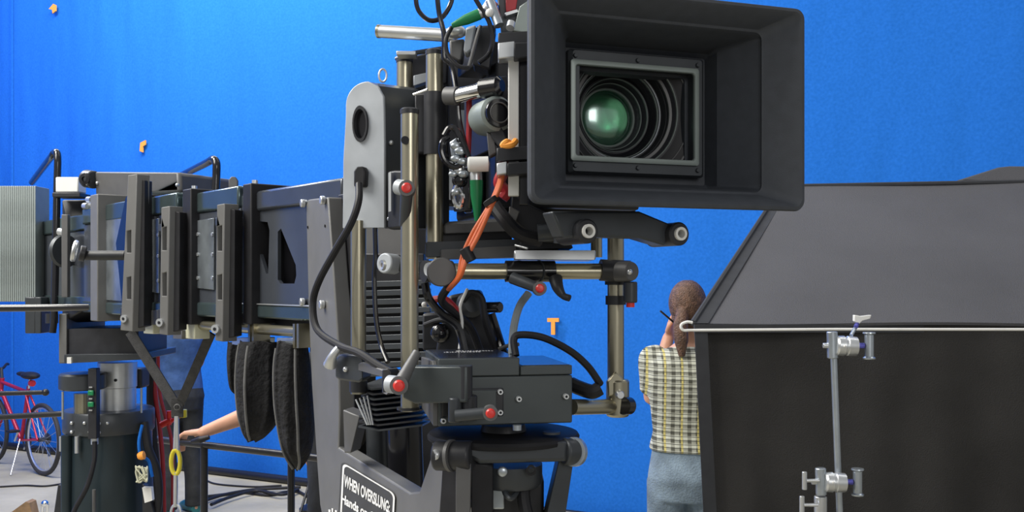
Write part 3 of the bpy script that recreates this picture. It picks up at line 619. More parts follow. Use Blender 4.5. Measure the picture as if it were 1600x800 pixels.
MB().prism([P(606, 268, 1.385), P(616, 266, 1.375), P(646, 266, 1.34), P(646, 356, 1.34), P(606, 358, 1.385)], (.004, .03, 0)).build('tilt_bracket', 'black', rh, bevel=.003)
MB().prism([P(607, 270, 1.372), P(611, 268, 1.37), P(611, 330, 1.37), P(607, 331, 1.372)], (0, .004, 0)).build('bracket_slot', 'silver', rh)
lever(P(632, 352, 1.30), P(636, 295, 1.275), .0075, .0085, rh)
MB().cyl(P(622, 292, 1.29), P(636, 295, 1.28), .0105, seg=24).build('lever_boss', 'light', rh)
MB().tube([P(598+6*math.cos(t), 118+10*math.sin(t), 1.47) for t in [2*math.pi*k/20 for k in range(20)]], .0017, 8, False, closed=True).build('lift_ring', 'silver', rh)
# plug at tilt housing
MB().prism([TP(552, 268, .012), TP(556, 260, .012), TP(568, 260, .012), TP(571, 268, .012), TP(570, 292, .012), TP(552, 292, .012)], -tn*.012).build('plug', 'rubber', rh, bevel=.003)

# ============================================================ CABLES
def cable(name, pts, r, mm, label, cat='cable', group=None):
    return tag(MB().tube(pts, r, 10).build(name, mm), label, cat, group)
cable('power_cable', [P(561, 288, 1.40), P(560, 315, 1.38), P(548, 350, 1.38), P(522, 395, 1.40), P(498, 440, 1.42), P(489, 475, 1.43), P(496, 515, 1.41), P(530, 540, 1.36), P(562, 552, 1.32), P(590, 570, 1.29), P(612, 582, 1.27)], .0054, 'rubber', 'thick black cable curving from pale tilt housing plug down over the yoke plate')
cable('thin_cable', [P(586, 356, 1.40), P(587, 400, 1.40), P(585, 440, 1.40), P(588, 500, 1.39), P(596, 540, 1.38), P(606, 566, 1.36)], .0036, 'blackgloss', 'thin glossy black cable hanging between the two left bronze posts')
cable('looped_cable', [P(700, -20, 1.42), P(706, 0, 1.42), P(692, 26, 1.42), P(672, 32, 1.42), P(655, 18, 1.42), P(650, -2, 1.42), P(655, -22, 1.42)], .0036, 'blackgloss', 'black cable loop dipping from the top edge left of the green plug')
cable('looped_cable', [P(682, -20, 1.39), P(686, 20, 1.39), P(694, 55, 1.38), P(694, 90, 1.38), P(706, 105, 1.38), P(714, 150, 1.37), P(718, 190, 1.37), P(730, 240, 1.36)], .0038, 'blackgloss', 'long black cable falling straight from the top edge past the grey motor')
cable('looped_cable', [P(706, 42, 1.36), P(697, 62, 1.355), P(700, 85, 1.355), P(716, 103, 1.35), P(734, 106, 1.35)], .0030, 'rubber', 'black cable coming out of the upper green plug and curling under the grey motor')
cable('looped_cable', [P(738, -10, 1.345), P(752, 14, 1.345), P(764, 34, 1.345), P(770, 60, 1.345), P(764, 84, 1.345), P(748, 98, 1.345)], .0034, 'blackgloss', 'black cable arcing right of the grey motor in front of the connectors')
cable('looped_cable', [P(700, 215, 1.345), P(692, 222, 1.34), P(690, 238, 1.34), P(698, 255, 1.34), P(714, 262, 1.34), P(722, 250, 1.34), P(722, 222, 1.34), P(712, 202, 1.345), P(702, 200, 1.345), P(694, 212, 1.345)], .0044, 'blackgloss', 'tight black cable coil hanging beside the red strip')
cable('looped_cable', [P(720, 215, 1.335), P(734, 250, 1.33), P(736, 290, 1.33), P(734, 325, 1.34)], .0036, 'blackgloss', 'black cable beside the lower green plug')
cable('red_strip_cable', [P(733, 152, 1.365), P(733, 200, 1.365), P(731, 246, 1.365)], .0042, 'redcable', 'red cable running straight down the camera side')
cable('red_strip_cable', [P(790, 262, 1.30), P(780, 285, 1.30), P(790, 300, 1.30), P(784, 310, 1.3)], .0085, 'redcable', 'bunched red cable beside the orange cables under the clamp')
for k, (dx, l_) in enumerate(((0, 'leftmost of the orange cables falling from the clamp to the disc joint'), (6, 'middle orange cable falling from the clamp to the disc joint'), (11, 'rightmost of the orange cables falling from the clamp to the disc joint'))):
    cable('orange_cable', [P(800, 224+k*2, 1.29), P(790, 250, 1.28-k*.004), P(778+k*2, 290, 1.28-k*.005), P(764+k*2, 322, 1.28-k*.005), P(738+dx, 365, 1.28-k*.005), P(722+dx*.7, 402, 1.28-k*.005), P(716+dx*.3, 432, 1.282-k*.004), P(700+dx*.2, 452, 1.32)], .0030, 'orange', l_, 'cable', 'orange cables down the camera side')
tag(MB().tube([P(799, 226, 1.262), P(792, 222, 1.258), P(786, 228, 1.258), P(800, 226, 1.256), P(806, 220, 1.262)], .0045, 8).build('orange_cable_tie', 'tape'), 'pale orange tie wrapped on top of the lower clamp block', 'tie')
tag(MB().lathe([(.010, -.004), (.0115, -.003), (.0115, .003), (.010, .004)], P(768, 314, 1.275), Vector((.5, 0, -.8)), 20, True).build('velcro_wrap', 'rubber'), 'black wrap gathering the orange cables above the base plate', 'cable tie')
tag(MB().lathe([(.0068, -.010), (.008, -.009), (.008, .009), (.0068, .010)], P(731, 398, 1.272), Vector((.4, 0, -.8)), 20, True).build('velcro_wrap', 'rubber'), 'black wrap on the orange cables just above the disc joint', 'cable tie')
# green plugs
g = thing('green_plug', 'long green plug pointing down beside the orange cables', 'plug', P(745, 335, 1.33))
MB().lathe([(.0001, 0), (.0095, 0), (.0085, .02), (.0045, .05), (.004, .056), (.0001, .056)], P(744, 282, 1.33), Vector((.03, 0, -1)), 24).build('boot', 'green', g)
MB().lathe([(.0001, 0), (.0085, .001), (.009, .006), (.008, .010), (.009, .014), (.009, .03), (.0001, .03)], P(743, 256, 1.33), Vector((.03, 0, -1)), 24).build('collar', 'silver', g)
g2 = thing('green_plug', 'green plug angled across the top left of the camera by the silver rod', 'plug', P(725, 45, 1.35))
MB().lathe([(.0001, 0), (.008, 0), (.0075, .02), (.0035, .042), (.0001, .042)], P(749, 22, 1.35), Vector((-1, 0, -.42)), 24).build('boot', 'green', g2)
MB().cyl(P(756, 19, 1.35), P(748, 22, 1.35), .0075).build('collar', 'silver', g2)
tag(MB().lathe([(.0001, -.001), (.009, 0), (.0105, .002), (.0105, .028), (.0001, .03)], P(731, 257, 1.315), Vector((1, .05, .03)), 24).build('white_coupler', 'white'), 'white cylindrical coupler lying above the lower green plug', 'coupler')
# silver crumpled swivel bits
g = thing('swivel_hook', 'glossy black and silver swivel hook hanging below the cable coil', 'hook', P(718, 320, 1.345))
MB().sph(P(716, 266, 1.345), .010, (1.1, .8, 1)).build('swivel_ball', 'chrome', g); MB().sph(P(718, 282, 1.345), .009, (1.2, .8, 1.1)).build('swivel_ball', 'blackgloss', g)
MB().tube([P(714, 290, 1.345), P(708, 305, 1.345), P(712, 320, 1.345), P(720, 322, 1.345), P(722, 306, 1.345), P(716, 294, 1.345)], .004, 10).build('hook', 'chrome', g)
for (x, y, r_) in ((712, 228, .006), (719, 236, .007), (712, 248, .006), (722, 252, .006), (708, 272, .005), (724, 272, .006), (712, 300, .005)): MB().sph(P(x, y, 1.338), r_, (1.3, .8, .9)).build('link', 'zinc', g)
MB().prism([P(722, 262, 1.35), P(736, 262, 1.35), P(738, 330, 1.35), P(724, 332, 1.35)], (0, .03, 0)).build('strap', 'blackgloss', g, bevel=.003)
MB().prism([P(702, 222, 1.36), P(714, 214, 1.36), P(716, 240, 1.36), P(706, 250, 1.36)], (0, .006, 0)).build('foil_tag', 'zinc', g, bevel=.002)
# cables of the head area
cable('head_cable', [P(700, 448, 1.38), P(690, 470, 1.40), P(712, 490, 1.42), P(735, 512, 1.44), P(750, 548, 1.46)], .006, 'rubber', 'black cable crossing the red one behind the disc joint')
cable('head_cable', [P(664, 442, 1.40), P(670, 466, 1.40), P(690, 490, 1.41), P(715, 510, 1.42), P(726, 548, 1.42)], .0062, 'blackgloss', 'black cable curving down from under the disc joint')
cable('red_wire', [P(676, 468, 1.43), P(695, 468, 1.42), P(712, 484, 1.42), P(722, 505, 1.44)], .0055, 'redcable', 'short red cable behind the disc joint')
cable('white_cable', [P(730, 452, 1.44), P(719, 478, 1.42), P(722, 505, 1.42), P(718, 545, 1.42)], .0024, 'white', 'thin white cord hanging in front of the black gear housing')
cable('head_cable', [P(722, 470, 1.44), P(735, 458, 1.44), P(752, 466, 1.44), P(758, 500, 1.44), P(772, 540, 1.45), P(778, 552, 1.45)], .0055, 'rubber', 'black cable arching over the black gear housing')
cable('head_cable', [P(768, 490, 1.46), P(776, 515, 1.46), P(784, 540, 1.45), P(790, 554, 1.44)], .006, 'blackgloss', 'black cable beside the grey hose')
cable('head_cable', [P(664, 508, 1.50), P(690, 500, 1.48), P(720, 506, 1.46), P(745, 530, 1.46)], .0045, 'rubber', 'horizontal black cable above the round black knob')
cable('grey_hose', [P(826, 458, 1.40), P(812, 478, 1.39), P(804, 505, 1.38), P(801, 530, 1.37), P(800, 556, 1.35)], .0058, 'greyhose', 'grey hose curving from the tube clamp down to the motor box', 'hose')
cable('arc_cable', [P(806, 556, 1.31), P(803, 530, 1.32), P(815, 523, 1.32), P(850, 528, 1.32), P(890, 548, 1.33), P(918, 572, 1.34), P(938, 600, 1.36)], .0052, 'rubber', 'thick black cable arcing over the motor box to the right elbow')
cable('arc_cable', [P(938, 606, 1.36), P(925, 612, 1.36), P(905, 606, 1.37), P(892, 600, 1.38)], .0105, 'rubber', 'fat black plug behind the right end of the motor box', 'plug')
cable('arc_cable', [P(780, 545, 1.44), P(795, 540, 1.43), P(810, 538, 1.42)], .003, 'grey', 'short grey cable between black cables and grey hose')

# ============================================================ CRANE ARM
A0 = Vector((-.342, 1.9, 0)); ad = Vector((-.655, .756, 0)).normalized(); an = Vector((-.756, -.655, 0)).normalized()
def AP(x, y, off=0): return onplane(x, y, A0+an*off, an)
def AT(x, off=0): return (AP(x, 441, off)-A0).dot(ad)
def A3(t, off, z): return A0+ad*t+an*off+Z*z
def abox(name, mm, t, off, z, par, bevel=.002): return MB().box(A3(sum(t)/2, sum(off)/2, sum(z)/2), (t[1]-t[0], off[1]-off[0], z[1]-z[0]), (ad, an, Z)).build(name, mm, par, bevel=bevel)
cr = thing('camera_crane_arm', 'long dark telescoping crane arm of nested box sections with bolted upright brackets', 'camera crane', A3(1.75, -.13, 1.66))
secs = [(AT(540), AT(392)+.05, 0, 1.690, 1.975), (AT(383), AT(302)+.03, .012, 1.686, 1.992), (AT(292), AT(236)+.03, .022, 1.682, 2.0), (AT(222), AT(150)+.02, .03, 1.676, 2.0), (AT(155), AT(98)+.3, .018, 1.690, 1.985)]
for i, (t0, t1, off, z0, z1) in enumerate(secs):
    w_ = .26+2*off
    if i == 0:
        hs = [[(400, 345), (418, 347), (421, 360), (419, 427), (416, 428), (404, 390)], [(439, 357), (462, 414), (463, 430), (460, 443), (438, 443), (434, 437), (434, 362)]]
        pl = [A3(t0, 0, z0+.03), A3(t0, 0, z1-.045), A3(t1, 0, z1-.045), A3(t1, 0, z0+.03)]
        hs = [[AP(*q) for q in h_] for h_ in hs]
        sd = MB().prism(pl, -an*.008, hs).build('arm_section', 'armside', cr)
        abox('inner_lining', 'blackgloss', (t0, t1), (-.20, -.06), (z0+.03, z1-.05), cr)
        MB().tube([AP(400, 388, -.03), AP(418, 428, -.03)], .003, 8, False).build('inner_rod', 'silver', cr)
        abox('top_rail', 'armside', (t0, t1), (-.26, .008), (z1-.045, z1-.0), cr, .006)
        abox('bottom_rail', 'armedge', (t0, t1), (-.26, .006), (z0, z0+.03), cr, .004)
        abox('edge_strip', 'silver', (t0, t1), (.006, .0085), (z0+.0295, z0+.0325), cr, .0005)
    else:
        sd = abox('arm_section', 'armside', (t0, t1), (-.26-off, off), (z0+.03, z1-.05), cr, .003)
        abox('top_rail', 'armedge', (t0, t1), (-.26-off, off+.006), (z1-.05, z1), cr, .005)
        abox('bottom_rail', 'armedge', (t0, t1), (-.26-off, off+.006), (z0, z0+.035), cr, .005)
        if i < 4:
            x0, x1 = ((306, 336), (229, 250), (154, 200))[i-1]
            y0, y1 = ((345, 450), (345, 455), (345, 468))[i-1]
            pnl = MB().prism([AP(x0, y0, off+.001), AP(x1, y0-4, off+.001), AP(x1, y1+3, off+.001), AP(x0, y1, off+.001)], an*.004).build('clear_panel', 'panel', cr, bevel=.001)
            for fx in (.12, .88):
                for fy in (.2, .5, .85):
                    q = AP(x0+(x1-x0)*fx, y0+(y1-y0)*fy, off+.005); MB().cyl(q, q+an*.003, .0045, seg=12).build('rivet', 'silver', pnl)
# collars
for (x0, x1, off, z0, z1, mm) in ((379, 392, .022, 1.675, 1.992, 'rubber'), (285, 298, .034, 1.665, 2.002, 'rubber'), (215, 229, .042, 1.655, 2.006, 'rubber')):
    abox('section_collar', mm, (AT(x1, off), AT(x0, off)), (-.26-off, off), (z0, z1), cr, .003)
    for fz in (z0+.10, z1-.10, z1-.003):
        q = A3(AT((x0+x1)/2, off), off, fz)
        if fz > z1-.01: MB().cyl(q-an*.02, q-an*.02+Z*.012, .007, seg=14).build('bolt', 'silver', cr)
# upright brackets with slots
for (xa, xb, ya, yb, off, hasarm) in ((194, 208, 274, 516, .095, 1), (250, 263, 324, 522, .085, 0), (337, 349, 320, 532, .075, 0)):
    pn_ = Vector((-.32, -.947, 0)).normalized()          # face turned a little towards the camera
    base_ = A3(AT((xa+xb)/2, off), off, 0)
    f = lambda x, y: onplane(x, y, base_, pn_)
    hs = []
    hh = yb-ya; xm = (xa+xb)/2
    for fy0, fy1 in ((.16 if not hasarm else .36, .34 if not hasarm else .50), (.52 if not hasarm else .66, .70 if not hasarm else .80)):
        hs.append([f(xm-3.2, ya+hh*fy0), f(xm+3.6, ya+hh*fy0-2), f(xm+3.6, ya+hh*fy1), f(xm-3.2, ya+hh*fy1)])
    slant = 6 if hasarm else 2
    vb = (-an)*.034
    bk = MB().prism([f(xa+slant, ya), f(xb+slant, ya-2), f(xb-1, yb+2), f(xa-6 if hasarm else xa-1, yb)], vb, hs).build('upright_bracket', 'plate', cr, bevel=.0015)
    for h_ in hs: MB().prism([p-pn_*.010 for p in h_], -pn_*.004).build('slot_shade', 'blackgloss', bk)  # black backing stands in for the shade inside the slots
    MB().prism([f(xb-1, ya+4)-pn_*.012, f(xb+13, ya+7)-pn_*.012, f(xb+12, yb-6)-pn_*.012, f(xb-2, yb-2)-pn_*.012], -pn_*.03).build('bracket_shaded_side', 'rubber', cr, bevel=.0015)  # bracket's right side, its shade put in as a black strip
    q = f(xa+1, yb-18); MB().cyl(q, q+pn_*.006, .010, seg=18).build('bolt', 'silver', bk)
    q = f(xa+1, yb-18)+pn_*.006; MB().cyl(q, q+pn_*.001, .004, seg=12).build('bolt_socket', 'blackgloss', bk)
    # lug joining bracket to the arm
    t_ = AT(xb+8, .03); abox('bracket_lug', 'black', (t_-.03, t_+.04), (-.02, off-.03), (1.675, 1.70), cr)
    abox('bracket_lug', 'charcoal', (t_-.03, t_+.04), (-.02, off-.03), (1.90 , 1.92), cr)
# cream roller blocks, lower cross tube
for (x, y0, y1) in ((296, 499, 530), (231, 494, 522)): MB().prism([AP(x-7, y0+1, .02), AP(x+8, y0, .02), AP(x+8, y1, .02), AP(x-7, y1-1, .02)], -an*.04).build('nylon_roller_block', 'cream', cr, bevel=.002)
for (x, y0, y1) in ((278, 516, 530), (243, 484, 508)): MB().prism([AP(x-8, y0+1, .03), AP(x+6, y0, .03), AP(x+6, y1, .03), AP(x-8, y1-1, .03)], -an*.05).build('steel_block', 'grey', cr, bevel=.002)
MB().tube([AP(300, 507, 0), AP(356, 511, 0), AP(470, 519, -.0)], .0115, 20, False).build('lower_tube', 'bronze', cr)
for x in (392, 462):
    for dx in (-3, 3): MB().prism([AP(x+dx-1.5, 506, .016), AP(x+dx+1.5, 506, .016), AP(x+dx+1.5, 544, .016), AP(x+dx-1.5, 544, .016)], -an*.04).build('hanger_strap', 'bronze', cr)
for x in (370, 440): MB().prism([AP(x-8, 528, .01), AP(x+22, 528, .01), AP(x+22, 542, .01), AP(x-8, 538, .01)], -an*.06).build('hanger_block', 'zinc', cr, bevel=.002)
abox('belly_channel', 'black', (AT(520), AT(110)), (-.22, -.04), (1.664, 1.692), cr, .002)
# plate guides between collars (dark strip under)
# knob shaft
MB().cyl(AP(134, 399, .17), AP(196, 399, .09), S(7, 2.8), seg=20).build('crank_shaft', 'black', cr)
MB().cyl(AP(124, 395, .185), AP(134, 397, .17), S(11, 2.85), seg=20).build('crank_hub', 'black', cr, bevel=.003)
MB().lathe([(.012, -.004), (.028, -.004), (.030, 0), (.028, .006), (.012, .006)], AP(116, 392, .19), Vector((.9, .3, -.2)), 28, True).build('crank_wheel', 'silver', cr)
MB().prism([AP(196, 310, .07), AP(199, 305, .07), AP(196, 500, .07), AP(190, 470, .07), AP(181, 380, .07)], -an*.012).build('curved_web', 'blackgloss', cr)
# front guard plate of left section
q4 = AT(143, .06)
abox('end_frame', 'plate', (AT(152, .06), AT(141, .06)), (-.05, .06), (1.655, 2.03), cr, .003)
# ---- pulley cover (grey drum on top)
g = MB(); c0 = A3(AT(140, -.02), -.02, 2.10); 
dd = Vector((.985, .17, 0)).normalized()
D1 = 2.98
cvr = [P(146, 268, D1), P(280, 269, D1-.22), P(281, 296, D1-.22), P(281, 302, D1-.22), P(218, 305, D1-.12), P(190, 320, D1-.06), P(150, 332, D1)]
MB().prism(cvr, (.10, .20, 0)).build('drum_cover', 'grey', cr, bevel=.012)
MB().cyl(P(135, 279, D1+.02), P(147, 281, D1-.005), S(14, D1), seg=32).build('pulley_end', 'charcoal', cr, bevel=.004)
MB().lathe([(.008, -.006), (.018, -.004), (.020, 0), (.008, .001)], P(133, 280, D1-.02), Vector((.3, .95, 0)), 24, True).build('pulley_disc', 'blackgloss', cr)
for (x, y, d) in ((152, 286, D1-.01), (152, 319, D1-.01), (277, 289, D1-.23)): MB().sph(P(x, y, d), .0055).build('bolt', 'silver', cr)
for (x, y) in ((138, 312), (141, 320), (132, 322)): MB().cyl(P(x, y, D1), P(x+6, y, D1-.02), .010, seg=16).build('bolt', 'silver', cr)
MB().box(P(111, 290, 3.15), (.075, .06, .05)).build('white_box', 'white', cr, bevel=.004)
MB().box(P(112, 306, 3.15), (.09, .08, .014)).build('shelf', 'black', cr, bevel=.002)
MB().prism([P(97, 312, 3.2), P(138, 312, 3.2), P(138, 480, 3.1), P(97, 505, 3.2)], (.1, .12, 0)).build('rear_frame', 'black', cr, bevel=.004)
MB().lathe([(.01, -.01), (.05, -.01), (.055, 0), (.05, .01), (.01, .01)], P(101, 392, 3.1), Vector((.85, -.5, 0)), 36, True).build('rear_pulley', 'charcoal', cr)
MB().cyl(P(93, 362, 3.05), P(103, 364, 3.04), .012).build('bolt', 'silver', cr)
MB().box(P(103, 400, 3.02), (.02, .02, .26)).build('pulley_strut', 'grey', cr, bevel=.002)
# tubular handle frames
MB().tube([P(50, 285, 3.7), P(78, 248, 3.25), P(86, 238, 3.18), P(90, 246, 3.15), P(89, 300, 3.15), P(85, 480, 3.15), P(82, 520, 3.15)], .0115, 14, True, 6).build('handle_frame', 'blackgloss', cr)
MB().tube([P(280, 276, 3.2), P(322, 255, 2.85), P(333, 249, 2.78), P(338, 255, 2.76), P(338, 275, 2.76), P(337, 300, 2.76)], .0115, 14, True, 6).build('handle_frame', 'blackgloss', cr)
MB().tube([P(-60, 482, 2.98), P(60, 481, 2.98), P(145, 480, 2.96), P(192, 484, 2.9)], .0115, 14, False).build('side_pipe', 'blackgloss', cr)
MB().prism([P(146, 470, 2.95), P(190, 470, 2.9), P(190, 488, 2.9), P(146, 488, 2.95)], (0, .05, 0)).build('pipe_clamp', 'black', cr, bevel=.003)
MB().prism([P(357, 281, 2.6), P(361, 276, 2.6), P(367, 276, 2.6), P(371, 282, 2.6), P(371, 296, 2.6), P(357, 296, 2.6)], (0, .012, 0)).build('top_lug', 'grey', cr, bevel=.002)
# tray under arm and its support
MB().prism([P(92, 490, 3.16), P(104, 490, 3.16), P(104, 568, 3.16), P(92, 568, 3.16)], (0, .3, 0)).build('tray_post', 'plate', cr, bevel=.003)
MB().prism([P(104, 514, 3.17), P(216, 512, 3.10), P(216, 555, 3.10), P(104, 556, 3.17)], (0, .26, 0)).build('tray_back', 'black', cr, bevel=.003)
MB().prism([P(100, 554, 3.15), P(224, 552, 3.08), P(224, 562, 3.08), P(100, 568, 3.15)], (0, .30, 0)).build('tray_lip', 'charcoal', cr, bevel=.002)
MB().box(P(109, 563, 3.12), (.014, .01, .02)).build('tag', 'white', cr)
for (x, w2) in ((56, 8), (68, 5)): MB().box(P(x, 492, 3.3), (S(2*w2, 3.3), .08, S(56, 3.3))).build('weight_hanger', 'charcoal', cr, bevel=.003)
MB().cyl(P(81, 490, 3.2), P(81, 505, 3.2), .02).build('foot_knob', 'black', cr)

# ---- counterweights
labs = {}
x = -12.0; k = 0
cwpos = []
while x < 57: cwpos.append(x); x += 3.3
nn = len(cwpos)
names = ['outermost', 'second', 'third', 'fourth', 'fifth', 'sixth', 'seventh', 'eighth', 'ninth', 'tenth', 'eleventh', 'twelfth', 'thirteenth', 'fourteenth', 'fifteenth', 'sixteenth', 'seventeenth', 'eighteenth', 'nineteenth', 'twentieth', 'twenty-first', 'twenty-second', 'twenty-third', 'twenty-fourth', 'twenty-fifth', 'twenty-sixth', 'twenty-seventh', 'twenty-eighth', 'twenty-ninth', 'thirtieth']
first = None
cwd = Vector((-.55, .83, 0)).normalized()
for k, x in enumerate(cwpos):
    D = 3.32; w_ = S(2.9, D)
    p = P(x, 381, D)
    shade = 'counter'
    rank = nn-1-k
    lb = ('%s upright grey-green counterweight plate, counting leftwards from the black tube frame' % (names[rank] if rank else 'nearest'))
    if first is None:
        o = MB().box(p+Vector((0, .05, 0)), (w_, .10, S(181, D))).build('counterweight_plate', 'counter', bevel=.0015); first = o; px0 = p
    else:
        o = first.copy(); C.objects.link(o); o.location = first.location+(p-px0)
    tag(o, lb, 'counterweight', 'counterweight plates racked at the rear of the crane arm')

# ============================================================ PEDESTAL
PC = Vector((P(163, 800, 3.32).x, 3.36, 0))
pe = thing('crane_pedestal', 'dark round crane pedestal with silver column beneath the arm', 'crane pedestal', PC)
def zz(y, D=3.3): return H-(y-HY)*D/F
MB().lathe([(.0001, 0), (.34, 0), (.34, .04), (.18, .10), (.155, .30), (.142, zz(690)), (.142, zz(672)), (.0001, zz(672))], PC, Z, 56).build('drum', 'drum', pe, sharp=50)
MB().lathe([(.0001, zz(676)), (.148, zz(676)), (.150, zz(674)), (.150, zz(645)), (.146, zz(642)), (.0001, zz(642))], PC, Z, 56).build('upper_ring', 'charcoal', pe)
sc = PC+Vector((P(176, 0, 3.32).x-PC.x, .0, 0))
MB().lathe([(.0001, zz(645)), (.062, zz(645)), (.062, zz(608)), (.065, zz(607)), (.065, zz(568)), (.0001, zz(568))], sc, Z, 48).build('silver_column', 'silver', pe)
MB().cyl(sc+Vector((.02, -.060, zz(594))), sc+Vector((.02, -.066, zz(594))), .005).build('bolt_hole', 'blackgloss', pe)
sc2 = PC+Vector((P(128, 0, 3.25).x-PC.x, -.105, 0))
MB().lathe([(.0001, zz(648)), (.028, zz(648)), (.028, zz(612)), (.0001, zz(612))], sc2, Z, 32).build('small_column', 'bronze', pe)
MB().lathe([(.0001, zz(611, 3.2)), (.068, zz(611, 3.2)), (.075, zz(609, 3.2)), (.075, zz(588, 3.2)), (.069, zz(585, 3.2)), (.0001, zz(585, 3.2))], sc2, Z, 40).build('motor_cap', 'charcoal', pe)
MB().box(P(147, 630, 3.16), (S(13, 3.2), .03, S(108, 3.2))).build('latch_plate', 'black', pe, bevel=.002)
for y in (614, 632): MB().box(P(142, y, 3.14), (S(9, 3.2), .008, S(8, 3.2))).build('indicator', 'green', pe, bevel=.003)
for y in (605, 623, 641): MB().box(P(142, y, 3.14), (S(5, 3.2), .006, S(2, 3.2))).build('marker', 'silver', pe)
MB().box(P(217, 590, 3.44), (S(22, 3.44), .08, S(32, 3.3))).build('side_motor', 'black', pe, bevel=.008)
MB().box(P(203, 591, 3.36), (S(8, 3.3), .06, S(28, 3.3))).build('motor_bracket', 'frame', pe, bevel=.002)
MB().cyl(P(221, 606, 3.3), P(221, 645, 3.3), .004).build('guide_rod', 'zinc', pe); MB().cyl(P(98, 612, 3.2), P(98, 655, 3.2), .004).build('guide_rod', 'zinc', pe)
for (x, y) in ((112, 661), (132, 661), (112, 675), (140, 675), (168, 661), (201, 658), (155, 662), (155, 676)):
    rx = P(x, y, 3.2).x-PC.x; yy = PC.y-math.sqrt(max(.001, .15**2-rx*rx)); q = Vector((P(x, y, yy).x, yy, P(x, y, yy).z)); MB().sph(q, .006).build('bolt', 'silver', pe)
for (x, y0, y1) in ((120, 682, 708), (96, 682, 705), (219, 676, 690)):
    rx = P(x, y0, 3.2).x-PC.x; yy = PC.y-math.sqrt(max(.001, .148**2-rx*rx))-.008; MB().cyl(P(x, y0, yy), P(x, y1, yy), .007).build('rod', 'silver', pe)
MB().cyl(P(104, 680, 3.24), P(104, 1000, 3.24), .018).build('side_pipe', 'drum', pe)
MB().cyl(P(147, 765, 3.18), P(147, 1000, 3.18), .006).build('side_pipe', 'grey', pe)
MB().prism([P(90, 758, 3.25), P(98, 756, 3.25), P(98, 1100, 3.25), P(70, 1100, 3.25), P(84, 800, 3.25)], (0, .03, 0)).build('outrigger_fin', 'black', pe, bevel=.003)
MB().prism([P(222, 756, 3.25), P(228, 760, 3.25), P(240, 800, 3.25), P(256, 1100, 3.25), P(222, 1100, 3.25)], (0, .03, 0)).build('outrigger_fin', 'black', pe, bevel=.003)
MB().cyl(P(148, 684, 3.17), P(148, 694, 3.17), .012).build('plug', 'silver', pe)
cable('pedestal_cable', [P(148, 690, 3.16), P(147, 720, 3.15), P(136, 760, 3.14), P(116, 798, 3.13), P(108, 830, 3.12), P(100, 900, 3.1)], .008, 'rubber', 'black cable hanging down the front of the pedestal')
cable('pedestal_cable', [P(226, 660, 3.3), P(232, 700, 3.28), P(245, 735, 3.28), P(248, 780, 3.28), P(240, 830, 3.28)], .014, 'rubber', 'thick black cable hanging at the right side of the pedestal')
bc_ = cable('blue_cable', [P(222, 664, 3.24), P(217, 690, 3.22), P(220, 712, 3.22), P(232, 720, 3.22), P(238, 745, 3.22)], .005, 'blue', 'blue cable looped by the right side of the pedestal')
MB().lathe([(.0001, 0), (.010, 0), (.014, .008), (.014, .02), (.0001, .024)], P(216, 713, 3.20), Vector((1, 0, .2)), 20).build('orange_cap', 'tape', bc_)
cable('coiled_wire', [P(221+9*math.cos(k*2.4+.3*k*k), 741+13*math.sin(k*1.9), 3.17+.004*(k%7)) for k in range(30)], .0025, 'cream', 'tangled pale wire coil at the right side of the pedestal', 'wire')
tag(MB().prism([P(222, 762, 3.2), P(236, 762, 3.2), P(238, 782, 3.2), P(226, 786, 3.2)], (0, .02, 0)).build('paper_tag', 'white'), 'small white tag hanging low by the pedestal', 'tag')

# ---- V straps + shackle
vs = thing('v_sling', 'black V shaped sling hanging under the crane arm', 'sling', P(277, 650, 2.8))
def strap(p0, p1, w_, par=vs, mm='strap'):
    p0, p1 = Vector(p0), Vector(p1); a = (p1-p0).normalized(); s_ = a.cross(Vector((0, 1, 0))).normalized()
    MB().box((p0+p1)/2, (w_, .006, (p1-p0).length), (s_, a.cross(s_), a)).build('strap', mm, par, bevel=.001)
strap(P(203, 518, 2.80), P(274, 632, 2.74), .030); strap(P(330, 520, 2.6), P(281, 632, 2.74), .026)
strap(P(277, 622, 2.735), P(277, 652, 2.735), .034)
MB().lathe([(.007, -.003), (.0095, -.002), (.0095, .002), (.007, .003)], P(277, 636, 2.725), Vector((0, 1, 0)), 18, True).build('eyelet', 'grey', vs)
sk = thing('steel_hook_line', 'steel rod and shackles hanging with a yellow carabiner below the sling', 'rigging', P(275, 800, 2.74))
for dx in (-2, 2.5): MB().cyl(P(276+dx*.4, 650, 2.735), P(275+dx, 704, 2.735), .005).build('steel_rod', 'silver', sk)
loop = [P(274.5+7*math.cos(t)*(1 if abs(math.sin(t)) < .95 else 1), 722+19*math.sin(t), 2.735) for t in [2*math.pi*k/24 for k in range(24)]]
MB().tube(loop, .0062, 10, False, closed=True).build('yellow_carabiner', 'yellow', sk)
MB().cyl(P(274.5, 738, 2.735), P(274, 792, 2.735), .0058).build('steel_rod', 'silver', sk)
loop = [P(275+8*math.cos(t), 802+14*math.sin(t), 2.735) for t in [2*math.pi*k/20 for k in range(20)]]
MB().tube(loop, .0035, 10, False, closed=True).build('shackle', 'silver', sk)

